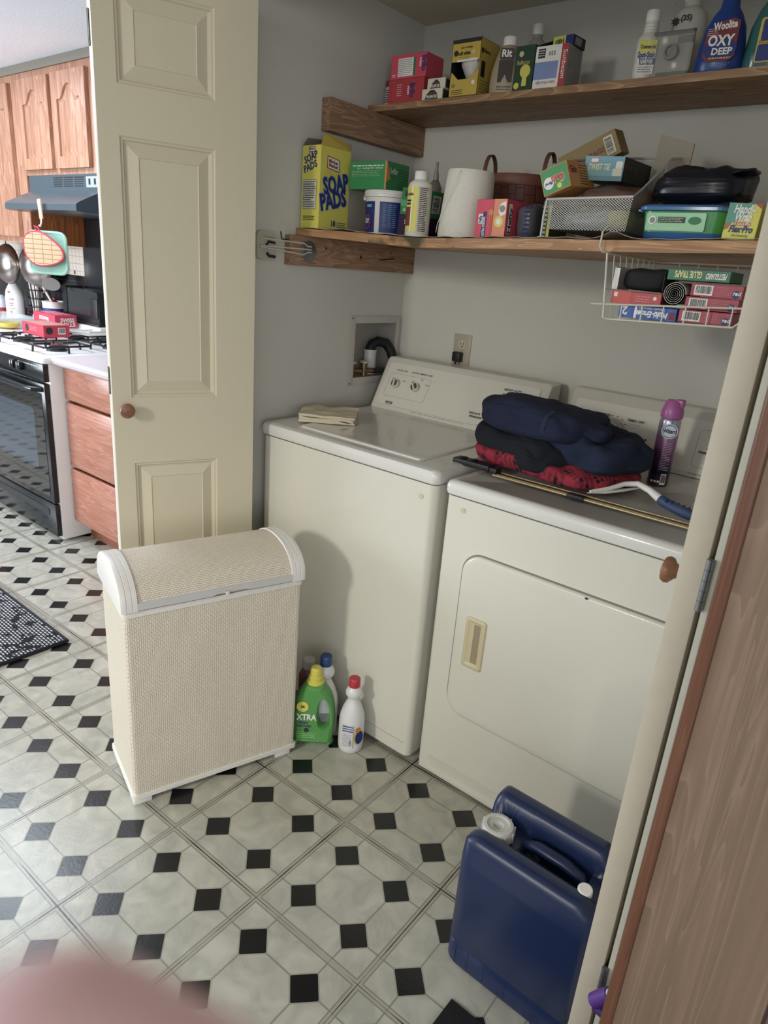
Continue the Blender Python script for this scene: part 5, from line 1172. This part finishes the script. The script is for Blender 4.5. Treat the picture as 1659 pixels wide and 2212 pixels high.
b = MB(); b.lathe([(.030, .0), (.034, .002), (.0345, .006), (.0335, .026), (.031, .030), (.024, .031), (.023, .027), (.012, .026), (.009, .020), (.0001, .018)], CPM, 36, T(.046, .080, .316) @ RY(R(-2)))
for i in range(10):
    a = i * PI / 5; b.box(.0325, -.0012, .003, .0362, .0012, .027, CPM, M=T(.046, .080, .316) @ RZ(a))
b.build('screw_cap', t, label='large ribbed translucent white screw cap')
b = MB(); b.lathe([(.0135, 0), (.014, .002), (.014, .013), (.012, .015), (.0001, .015)], WHT, 26, T(.250, .054, .336) @ RX(R(8))); b.build('vent_cap', t, label='small white vent cap')
b = MB(); b.box(1.237, -1.75, .0003, 1.9, -1.228, .006, pm('0c0d10', .9, .2, bump=.6), .002)
tag(b.build('black_mat'), 'black floor mat under the front of the blue jug', 'mat')
# spray mop mostly hidden behind the panelled partition
t = thing('spray_mop', 'white mop fluid bottle with purple cap between the folded door and partition', 'mop', (1.524, -1.235, 0))
b = MB(); b.tube([(.0, .0, .30), (.02, .003, .325), (.045, .004, .375), (.075, .005, .45)], [.010, .014, .015, .015], WHT, 16); b.lines(frame((.018, -.012, .315), (.5, 0, .86), (-.86, 0, .5)), .0, -.008, .03, .008, 3, INK); b.build('fluid_bottle', t)
b = MB(); b.tube([(-.022, -.002, .268), (-.014, -.001, .280), (0, 0, .302)], [.0125, .0135, .0125], pm('5a2f8a', .5), 16); b.build('bottle_cap', t, label='purple ridged cap')
b = MB(); b.tube([(-.02, 0, .258), (.01, .0, .252), (.05, .0, .24)], .009, pm('4a2a7a', .5), 12); b.tube([(.05, 0, .24), (.09, 0, .40), (.13, 0, .95)], .008, pm('4a2a7a', .5), 12); b.tube([(.05, 0, .24), (.05, 0, .03)], .008, pm('4a2a7a', .5), 12); b.build('mop_pole', t)
b = MB(); b.box(.03, -.02, .001, .25, .025, .03, pm('7a6aa0', .5), .006); b.build('mop_head', t)

# ================================================================== KITCHEN
RW = pm('e6e3e4', .25, .02, coat=.3, name='range_enamel'); CTOP = pm('cfc2c6', .3, .10, nscale=400, name='laminate_counter')
BGL = pm('14171b', .06, .02, coat=.6, name='oven_black_glass'); BEN = pm('1b1f24', .18, .02, name='black_enamel'); HOODM = pm('4f5d66', .3, .04, metal=.35, name='hood_enamel')
# splashback
b = MB(); b.box(-6.0, .022, 1.235, -2.43, .03, 1.40, tile_mat('white_tile', 'd9cfc4', 'b8a898', .042, .042)); b.box(-6.0, .022, .915, -2.43, .0295, 1.235, tile_mat('black_tile', '17191d', '3a3c40', .15, .15, rough=.15)); b.box(-2.43, .022, .915, -.2, .03, 1.75, BEN)
for x in (-2.78, -2.72, -2.55): b.box(x, .020, 1.24, x + .012, .0225, 1.262, BLACKM)
struct(b.build('wall_splashback', smooth=0)); 
t = thing('gas_range', 'white gas range with black oven front in the kitchen', 'stove', (-2.27, -.685, 0))
b = MB(); b.box(0, .02, .012, .76, .64, .885, RW, .004); b.build('body', t)
b = MB(); rg = [[(x, y, z) for x, y in rrpoly(i - .004, i - .012, .764 - i, .655 - i, .02, 5)] for i, z in ((.006, .884), (0, .888), (0, .904), (.004, .912), (.014, .915))]; b.rings(rg, RW); b.build('cooktop', t)
b = MB(); b.box(0, -.006, .800, .752, .02, .883, BEN, .003); b.lines(frame((0, -.006, .80), (1, 0, 0), (0, 0, 1)), .5, .064, .70, .070, 1, WHT, .8); b.build('control_panel', t)
for x in (.47, .54, .10, .18):
    b = MB(); b.box(-.020, -.030, -.020, .020, -.006, .020, BEN, .006); b.box(-.004, -.033, -.016, .004, -.029, .016, STEEL, .001); o = b.build('knob', t); o.location = (x, 0, .850)
b = MB(); b.box(0, -.008, .205, .752, .02, .792, BEN, .005); F = frame((0, -.0085, 0), (1, 0, 0), (0, 0, 1)); b.rect(F, .03, .235, .722, .745, BGL, .001, .006); b.rect(F, .12, .36, .63, .66, pm('3a4654', .08, coat=.5), .0014, .02); b.build('oven_door', t)
b = MB(); b.tube([(.03, -.008, .765), (.04, -.045, .768), (.09, -.055, .769), (.66, -.055, .769), (.71, -.045, .768), (.72, -.008, .765)], .013, BEN, 12, M=Matrix.Diagonal((1, 1, 1, 1))); b.build('oven_handle', [o for o in t.children if o.name.startswith('oven_door')][0])
b = MB(); b.box(0, -.006, .030, .752, .02, .198, BEN, .005); b.rect(frame((0, -.006, 0), (1, 0, 0), (0, 0, 1)), .06, .13, .69, .165, pm('24282e', .3), .003, .004); b.build('storage_drawer', t)
for cx, cy in ((.20, .16), (.56, .16), (.20, .45), (.56, .45)):
    b = MB(); b.lathe([(.048, 0), (.048, .008), (.036, .010), (.036, .020), (.030, .023), (.0001, .023)], BLACKM, 24, T(cx, cy, .9155)); b.build('burner', t)
    b = MB()
    for a in range(4):
        M_ = T(cx, cy, .9155) @ RZ(a * PI / 2)
        b.tube([(.03, 0, .034), (.10, 0, .036), (.115, 0, .030), (.118, 0, 0)], .0055, BLACKM, 6, M=M_); b.tube([(.115, -.11, .031), (.115, .11, .031)], .005, BLACKM, 6, M=M_)
    b.build('grate', t)
# base cabinet to the right of the range
t = thing('base_cabinet', 'orange oak base cabinet with three drawers beside the range', 'cabinet', (-1.505, -.59, 0))
b = MB(); b.box(.0, .02, .10, 1.2, .61, .875, OAKS, .001); b.box(.0, .001, .10, .02, .021, .875, OAKH); b.box(.0, .001, .845, 1.2, .021, .875, OAKH); b.box(.45, .001, .10, 1.2, .021, .875, OAKH); b.build('body', t)
b = MB(); b.box(.0, .065, 0, 1.2, .60, .10, pm('8a5238', .6, .15)); b.build('toe_kick', t)
for z0, z1 in ((.722, .868), (.395, .707), (.108, .380)):
    b = MB(); b.box(.006, -.018, z0, .46, .001, z1, OAKH, .004); b.build('drawer', t)
b = MB(); 
rgc = [[(x, y, z) for y, z in ((-.645, .882), (-.655, .890), (-.657, .903), (-.650, .913), (-.640, .916), (.021, .916), (.021, .877), (-.635, .877))] for x in (-1.507, -.2)]
b.rings(rgc, CTOP); tag(b.build('countertop'), 'pale pinkish countertop over the oak drawers right of the range', 'countertop')
b = MB(); rgc = [[(x, y, z) for y, z in ((-.645, .882), (-.657, .903), (-.640, .916), (.021, .916), (.021, .877), (-.635, .877))] for x in (-5.9, -2.274)]
b.rings(rgc, CTOP); tag(b.build('countertop'), 'pale countertop left of the range carrying bottles and utensils', 'countertop')
t = thing('base_cabinet', 'oak base cabinet left of the range', 'cabinet', (-5.9, -.59, 0)); b = MB(); b.box(0, .0, .10, 3.62, .6, .875, OAKH, .002); b.box(0, .06, 0, 3.62, .6, .10, pm('8a5238', .6, .15)); b.build('body', t)

def arch_door(parent, x, z, w, h, name='door'):
    b = MB(); th = .020; fr = .052
    hole = [(fr, fr), (w - fr, fr), (w - fr, h - .115)]
    n = 14
    xs0, xs1 = w - fr, fr
    prof = []
    for i in range(n + 1):
        u = i / n; xx = xs0 + (xs1 - xs0) * u; s_ = abs(2 * u - 1); zz = h - .115 + (.060 * (0.5 + .5 * math.cos(PI * min(1, max(0, (s_ - .12) / .62)))) if s_ < .74 else 0); prof.append((xx, zz))
    hole += prof[1:] 
    outer = [(0, 0), (w, 0), (w, h), (0, h)]
    bm = bmesh.new(); ov = [bm.verts.new((p[0], 0, p[1])) for p in outer]; hv = [bm.verts.new((p[0], 0, p[1])) for p in hole]
    ed = [bm.edges.new((ov[i], ov[(i + 1) % 4])) for i in range(4)] + [bm.edges.new((hv[i], hv[(i + 1) % len(hv)])) for i in range(len(hv))]
    bmesh.ops.triangle_fill(bm, edges=ed, use_beauty=True); bm.verts.index_update()
    b.add([v.co.copy() for v in bm.verts], [tuple(v.index for v in f.verts) for f in bm.faces], OAKL); bm.free()
    cx, cz = w / 2, h / 2
    sc = lambda k, dep: [(cx + (px_ - cx) * k, dep, cz + (pz - cz) * (1 - (1 - k) * w / h)) for px_, pz in hole]
    b.rings([sc(1, 0), sc(.985, .004), sc(.975, .009), sc(.93, .009), sc(.80, .004)], OAKL, cap0=False)
    b.rings([[(0, 0, 0), (w, 0, 0), (w, 0, h), (0, 0, h)], [(0, th, 0), (w, th, 0), (w, th, h), (0, th, h)]], OAKL, cap0=False)
    o = b.build(name, parent, smooth=20); o.location = (x, -th - .001, z); return o
t = thing('wall_cabinet', 'oak cabinet with two arched doors above the range hood', 'cabinet', (-2.44, -.28, 1.735))
b = MB(); b.box(.04, 0, 0, .90, .30, .475, OAKL, .001); b.build('body', t); arch_door(t, .033 + .02, .025, .32, .415); arch_door(t, .41, .025, .32, .415)
t = thing('wall_cabinet', 'tall oak cabinet with arched door at the left picture edge', 'cabinet', (-3.30, -.28, 1.398))
b = MB(); b.box(0, .0, 0, .899, .302, .812, OAKL, .001); b.box(.8985, .004, .002, .9015, .302, .336, OAKS); b.build('body', t); arch_door(t, .38, .03, .42, .745); arch_door(t, -.06, .03, .42, .745)
b = MB(); b.box(-6.0, -.285, 2.211, -.2, .03, 2.249, pm('7d776a', .8)); struct(b.build('trim_2', smooth=0))
# hood
t = thing('range_hood', 'blue grey metal range hood under the oak cabinet', 'range hood', (-2.36, -.28, 1.58))
b = MB(); w = .74
pr = [(.30, .0), (.30, .154), (-.008, .154), (-.010, .076), (-.13, .018), (-.145, .006), (-.145, -.022), (-.12, -.026), (.30, -.026)]
b.rings([[(x, y, z) for y, z in pr] for x in (0, w)], HOODM)
F = frame((0, -.0085, .076), (1, 0, 0), (0, 0, 1)); 
for k_ in range(3):
    for j in range(5): b.rect(F, .27 + k_ * .105, .022 + j * .010, .36 + k_ * .105, .027 + j * .010, BLACKM, .001)
F2 = frame((0, -.012, .075), (1, 0, 0), (0, -.12, -.058))
b.build('hood_body', t)
b = MB(); b.rect(F, .595, .018, .735, .066, pm('9aa0a6', .3), .002, .003); 
for x in (.62, .67, .71): b.rect(F, x, .030, x + .014, .056, BLACKM, .004, .002)
b.build('switch_plate', t)
b = MB(); b.box(.745, -.02, -.026, .748, .30, .15, BLACKM); b.build('end_panel', t)
b = MB(); LM = NT('hood_lamp_glow'); LM.b.inputs['Emission Color'].default_value = (1, .75, .45, 1); LM.b.inputs['Emission Strength'].default_value = 60
b.lathe([(.0001, 0), (.014, .004), (.02, .016), (.014, .03), (.008, .04)], LM.m, 16, T(.69, .06, -.075)); b.build('lamp_bulb', t)
# pot holders
Fh = frame((-1.90, -.44, 1.40), (1, 0, 0), (0, 0, 1))
RB = pm('c0304c', .7)
t = thing('pot_holder', 'beige quilted pot holder with red binding hanging from the hood', 'pot holder', (-1.895, -.462, 1.375), R(38))
qk = NT('quilted_beige'); tq = qk.n('ShaderNodeTexCoord'); bq = qk.n('ShaderNodeTexBrick', offset=0.0, ins={'Vector': qk.n('ShaderNodeMapping', ins={'Vector': tq.outputs['Object'], 'Rotation': (R(90), 0, 0)}).outputs[0], 'Color1': (1, 1, 1, 1), 'Color2': (1, 1, 1, 1), 'Mortar': (0, 0, 0, 1), 'Scale': 1.0, 'Mortar Size': .003, 'Mortar Smooth': 1.0, 'Brick Width': .045, 'Row Height': .022}); qk.link(qk.mix(bq.outputs[0], lin('a8886a'), lin('c9a888')), qk.b.inputs['Base Color']); qk.b.inputs['Roughness'].default_value = .9; qk.bump(bq.outputs[0], .6, .004)
sh = smooth_poly([(-.094, .018), (-.085, .055), (-.05, .078), (.0, .076), (.04, .052), (.085, .014), (.098, -.02), (.085, -.045), (.035, -.068), (-.02, -.075), (-.06, -.062), (-.086, -.03)])
FZ = frame((0, 0, 0), (1, 0, 0), (0, 0, 1))
b = MB(); b.prism(sh, -.006, .006, qk.m, FZ, top=[(x * .97, y * .97) for x, y in sh]); b.build('quilted_pad', t)
b = MB(); b.tube([(x, 0, y) for x, y in sh], .006, RB, 8, closed=True); b.tube([(-.02, 0, .07), (-.028, -.004, .095), (-.035, -.004, .105), (-.02, -.004, .102), (-.004, 0, .07)], .004, RB, 8); b.build('binding', t)
t = thing('pot_holder', 'square mint green pot holder hanging behind the beige one', 'pot holder', (-1.895, -.435, 1.372), R(38))
b = MB(); MT = pm('86b5a2', .9, .1, bump=.6, bscale=60); b.prism(rrpoly(-.097, -.105, .085, .083, .03), -.006, .006, MT, FZ); b.build('quilted_pad', t)
b = MB(); b.tube([(x, 0, y) for x, y in rrpoly(-.097, -.105, .085, .083, .03)], .008, pm('8fc0ae', .8), 8, closed=True); b.build('binding', t)
b = MB(); b.box(-.014, -.004, 0, .014, .004, .09, pm('e0b48a', .6), .002, M=RY(R(-8))); b.tube([(.01, -.006, .0), (.018, -.012, -.02), (.01, -.014, -.034), (-.004, -.012, -.03)], .004, WHITEP); tag(place(b.build('hanging_clip'), (-1.925, -.445, 1.515)), 'pale strap clip that holds the pot holders under the hood', 'clip')
# hanging pans
SP_ = pm('a39a92', .24, .1, metal=1.0, name='pan_steel')
def pan(x, z, r, tilt, label, y=-.10, dark=False):
    t = thing('hanging_pan', label, 'pan', (x, y, z))
    b = MB(); M_ = RX(R(90)) @ RY(R(tilt)); P = [(r * math.sin(i * PI / 22), r * .55 * math.cos(i * PI / 22)) for i in range(12)][::-1]
    b.lathe([(p[0], p[1]) for p in P] , SP_, 36, M_); b.build('pan_bowl', t)
    b = MB(); b.tube([(r * math.cos(a * PI / 12), 0, r * math.sin(a * PI / 12)) for a in range(24)], .004, pm('3a3634', .3, metal=.8), 6, closed=True, M=M_ @ RX(R(-90))); b.build('rim', t)
    b = MB(); b.tube([(0, .0, r * .9), (0, -.004, r + .02), (.01, -.004, r + .035), (.016, -.002, r + .02)], .003, BLACKM, 6); b.build('hook', t)
pan(-2.735, 1.262, .115, 30, 'round steel pan hanging nearest the pot holders'); pan(-2.93, 1.265, .115, -12, 'round steel pan hanging second in the row under the tall cabinet', -.06); pan(-3.16, 1.258, .12, 8, 'round steel pan hanging at the left picture edge')
b = MB(); b.lathe([(.0001, .0), (.04, .002), (.055, .010), (.06, .018)], pm('5f5a54', .35, metal=.5), 30, RX(R(70)) @ RY(R(30)), sx=1, sy=.6); b.tube([(-.05, 0, 0), (-.10, -.01, -.05)], .005, STEEL); tag(place(b.build('steel_ladle'), (-2.50, -.14, 1.175)), 'small oval steel ladle below the hanging pans', 'ladle')
b = MB(); b.lathe([(.06, 0), (.058, .03), (.045, .055), (.012, .068), (.012, .08), (.0001, .082)], pm('6a1a28', .2), 28); b.lathe([(.064, -.01), (.0645, .002), (.0001, .003)], STEEL, 28); tag(place(b.build('red_kettle'), (-2.70, -.04, 1.01)), 'dark red and steel pot behind the striped crock', 'pot')
# counter goods
b = MB(); RS = pm('e8e4e2', .5); b.box(-.40, 0, 0, .42, .12, .062, RS, .01); tag(place(b.build('added_riser'), (-2.46, -.115, .9165)), 'low white riser added on the counter behind the burners', 'added riser')  # made-up riser, added to hold the toaster and crock at their height
ZT = .980
t = thing('toaster', 'black and chrome toaster at the back of the kitchen counter', 'toaster', (-2.47, -.09, ZT))
b = MB(); b.prism(smooth_poly([(0, .01), (.02, 0), (.36, 0), (.38, .01), (.385, .09), (.375, .16), (.34, .188), (.05, .19), (.012, .165), (0, .09)], 3), 0, .10, pm('565c60', .18, metal=.8), frame((0, .10, 0), (1, 0, 0), (0, 0, 1))); b.build('body', t)
b = MB(); b.prism(smooth_poly([(-.012, .01), (.02, -.002), (.032, .09), (.03, .19), (.012, .195), (-.010, .16), (-.016, .08)], 3), -.004, .104, BEN, frame((0, .10, 0), (1, 0, 0), (0, 0, 1))); b.build('end_panel', t); b = MB(); b.box(.30, -.006, .04, .375, .0, .15, BLACKM, .004); b.build('control_panel', t)
b = MB(); b.box(-.005, -.01, -.001, .39, .11, .012, BLACKM, .003); b.build('base', t)
t = thing('utensil_crock', 'white crock with a blue stripe on the kitchen counter', 'crock', (-2.625, -.08, ZT))
b = MB(); b.lathe([(.055, 0), (.062, .005), (.066, .05), (.067, .085), (.070, .092), (.066, .094), (.062, .085), (.0001, .01)], WHITEP, 32); b.build('crock_body', t); b = MB(); b.lathe([(.0648, .035), (.0668, .036), (.0676, .055), (.0656, .056)], NAVY, 32); b.build('stripe', t)
b = MB(); b.tube([(0, 0, .05), (-.10, -.02, .17)], .006, pm('e0b8b4', .4), 8); b.box(-.016, -.003, 0, .016, .003, .11, pm('e3bcb8', .4), .002, M=T(-.098, -.02, .165) @ RY(R(-42))); tag(place(b.build('spatula'), (-2.625, -.08, ZT + .01)), 'pale pink spatula leaning out of the striped crock', 'spatula')
t = thing('utensil_caddy', 'black wire caddy holding cutlery on the kitchen counter', 'utensil caddy', (-2.93, -.05, .9165))
b = MB()
for z in (.01, .06, .10, .15, .20): b.tube([(.07 * math.cos(a * PI / 8), .05 * math.sin(a * PI / 8), z) for a in range(16)], .0035, BLACKM, 6, closed=True)
for a in range(8): b.tube([(.07 * math.cos(a * PI / 4), .05 * math.sin(a * PI / 4), .005), (.07 * math.cos(a * PI / 4), .05 * math.sin(a * PI / 4), .20)], .003, BLACKM, 6)
b.build('wire_cage', t)
for i, (dx, l, c_) in enumerate(((-.05, .30, WHITEP), (-.02, .33, pm('e0b8b4', .4)), (.0, .26, STEEL), (.03, .24, STEEL), (.045, .22, pm('8a8580', .4)))):
    b = MB(); b.tube([(dx * .6, 0, .02), (dx * 1.2 - .01, 0, l * .75), (dx * 1.5 - .02, 0, l)], [.004, .005, .011], c_, 8); tag(place(b.build('utensil'), (-2.93, -.05, .925)), ['white handled utensil standing leftmost in the wire caddy', 'pink tipped utensil standing in the wire caddy', 'steel utensil at the middle of the wire caddy', 'shorter steel utensil right of the middle in the wire caddy', 'grey handled utensil rightmost in the wire caddy'][i], 'utensil', 'utensils in the black wire caddy')
def lo(b):
    F = frame((0, -.0405, 0), (1, 0, 0), (0, 0, 1)); b.text(F, -.018, .115, .012, 'GENS', INK, width=.034, lift=.001); b.disc(F, -.014, .165, .007, PNK); b.lines(F, -.016, .075, .012, .10, 2, PNK, .6); b.lines(F, -.016, .055, .02, .068, 2, GRY, .5); b.rect(F, -.016, .02, -.002, .045, PNK)
flatbottle('lotion_bottle', 'white pump lotion bottle on the kitchen counter', (-3.235, -.05, .9165), [(.056, 0), (.060, .005), (.060, .13), (.052, .175), (.030, .215), (.018, .23)], WHITEP, .66, WHITEP, [(.018, .228), (.018, .25), (.008, .252), (.008, .272), (.020, .274), (.022, .284), (.0001, .286)], lo, R(38))
flatbottle('jar', 'clear jar with red lid at the left edge of the kitchen counter', (-3.45, -.05, .9165), [(.045, 0), (.05, .004), (.05, .05)], pm('b8303c', .4), 1, pm('d8dce6', .2), [(.05, .05), (.048, .06), (.046, .10), (.02, .13), (.0001, .132)])
def rb1(b, F, Rr, L, Tt, w, d, h):
    b.disc(F, .055, h * .55, .018, INK, .001); b.lines(F, .085, h * .35, .16, h * .75, 3, pm('e08a90', .5), .5); b.disc(Rr, .03, h * .55, .018, INK); b.barcode(Rr, .075, h * .25, .112, h * .8, WHT, INK); b.rect(Tt, .006, .006, w - .006, d - .006, pm('c88a80', .5)); 
carton('snack_box', 'opened red snack box lying on the stove grates', 'box', (-2.125, -.50, .954), (.235, .135, .060), pm('c23048', .45), R(0), deco=rb1)
def sw(b, F, Rr, L, Tt, w, d, h):
    b.text(F, .08, h * .5, .020, 'STRAW', WHT, True, width=.10); b.disc(F, .19, h * .6, .01, WHT); b.text(Rr, .03, h * .48, .022, 'SWISS', WHT, True, width=.08, lift=.001); b.text(Rr, .026, h * .14, .022, 'ROLLS', WHT, True, width=.088, lift=.001); b.lines(Tt, .02, .02, w - .02, d - .02, 3, pm('e8b0b8', .5), .4)
carton('swiss_roll_box', 'red swiss rolls cake box behind the stove grates', 'box', (-2.55, -.245, .954), (.28, .125, .072), pm('c83050', .45), R(-2), deco=sw)
b = MB(); GLS = pm('d8e4e6', .05, .02, alpha=.35, name='dish_glass'); b.rings([[(x, y, z) for x, y in rrpoly(i, i, .42 - i, .26 - i, .04)] for i, z in ((.03, 0), (.02, .01), (.0, .055), (-.012, .058), (-.012, .062), (.004, .060), (.026, .012), (.04, .008))], GLS); tag(place(b.build('glass_dish'), (-3.02, -.46, .9165)), 'clear glass baking dish on the counter at the left edge', 'dish')
b = MB(); b.lathe([(.02, 0), (.05, .012), (.062, .035), (.058, .036), (.02, .008), (.0001, .006)], pm('d8c43c', .4), 28); tag(place(b.build('bowl'), (-2.62, -.36, .9165)), 'small yellow bowl behind the red snack box', 'bowl')
b = MB(); b.box(0, 0, 0, .20, .22, .006, WHITEP, .002); b.tube([(0, 0, .006), (.2, 0, .02), (.2, .22, .02), (0, .22, .006)], .005, WHITEP, 8, closed=True); tag(place(b.build('paper_plate'), (-2.10, -.28, .954), R(8)), 'white paper tray with crumbs beside the swiss rolls box', 'plate')
# kitchen rug
b = MB(); RUG = rug_mat(); b.box(-1.7, -1.95, .0005, -.60, -1.112, .012, RUG, .003); o = b.build('kitchen_rug'); tag(o, 'black and white woven rug on the kitchen floor', 'rug')
b = MB(); P = [(-1.7, -1.95, .008), (-.60, -1.95, .008), (-.60, -1.112, .008), (-1.7, -1.112, .008)]; b.tube(P, .008, pm('17191f', .9), 8, closed=True); bo = b.build('border', o)

# ================================================================== finger of the person taking the picture, close to the lens
SKIN = NT('skin'); ts = SKIN.n('ShaderNodeTexCoord'); ns = SKIN.n('ShaderNodeTexNoise', ins={'Vector': ts.outputs['Object'], 'Scale': 90.0, 'Detail': 2.0})
SKIN.link(SKIN.mix(ns.outputs[0], lin('f2c6d0'), lin('fadbe0')), SKIN.b.inputs['Base Color']); SKIN.b.inputs['Roughness'].default_value = .5; SKIN.b.inputs['Subsurface Weight'].default_value = .3; SKIN.b.inputs['Subsurface Radius'].default_value = (.006, .002, .001); SKIN.b.inputs['Subsurface Scale'].default_value = 1.0
FP = [(1.6484, -2.1406, 1.3665), (1.6566, -2.1359, 1.3598), (1.6690, -2.1272, 1.3486), (1.6810, -2.1150, 1.3279)]
b = MB(); P = [Vector(p) for p in FP]; N = 26; cl = []; rr_ = []
for i in range(N + 1):
    u = i / N * (len(P) - 1); k_ = min(int(u), len(P) - 2); f = u - k_
    p0, p1, p2, p3 = P[max(k_ - 1, 0)], P[k_], P[k_ + 1], P[min(k_ + 2, len(P) - 1)]
    cl.append(.5 * ((2 * p1) + (p2 - p0) * f + (2 * p0 - 5 * p1 + 4 * p2 - p3) * f * f + (3 * p1 - p0 - 3 * p2 + p3) * f ** 3))
L0 = 0; ls = [0]
for a, c in zip(cl, cl[1:]): ls.append(ls[-1] + (c - a).length)
d0 = (cl[0] - cl[1]).normalized()
tip = [cl[0] + d0 * .0085 * math.sin(a) for a in (R(85), R(65), R(45), R(22))]; tr_ = [.0085 * math.cos(a) for a in (R(85), R(65), R(45), R(22))]
rad = [(.0086 + .0006 * math.sin(min(l / .022, 1) * PI) + .0012 * min(1, l / .03)) for l in ls]
b.tube(tip + cl, tr_ + rad, SKIN.m, 20)
fo = b.build('finger', smooth=60); tag(fo, 'blurred pink fingertip close to the lens at the lower left corner', 'finger')

# ---- shared group names for the repeats
GROUPS = {'cleaning_pad_box': 'red cleaning pad boxes in the wire basket', 'soap_pad_box': 'steel wool pad boxes on the upper shelf', 'laundry_bar_box': 'soap bar cartons on the upper shelf',
          'hanging_pan': 'pans hanging under the tall cabinet', 'pot_holder': 'pot holders under the range hood', 'folded_jeans': 'folded jeans on the dryer', 'folded_pants': 'folded trousers on the dryer', 'bleach_bottle': 'bleach bottles on the floor',
          'shelf_cleat': 'wooden cleats on the left wall', 'shelf': 'pine shelf boards', 'light_bulb_box': 'bulb boxes on the upper shelf'}
for o in bpy.data.objects:
    k_ = o.name.split('.')[0]
    if o.parent is None and k_ in GROUPS and 'group' not in o and 'label' in o: o['group'] = GROUPS[k_]
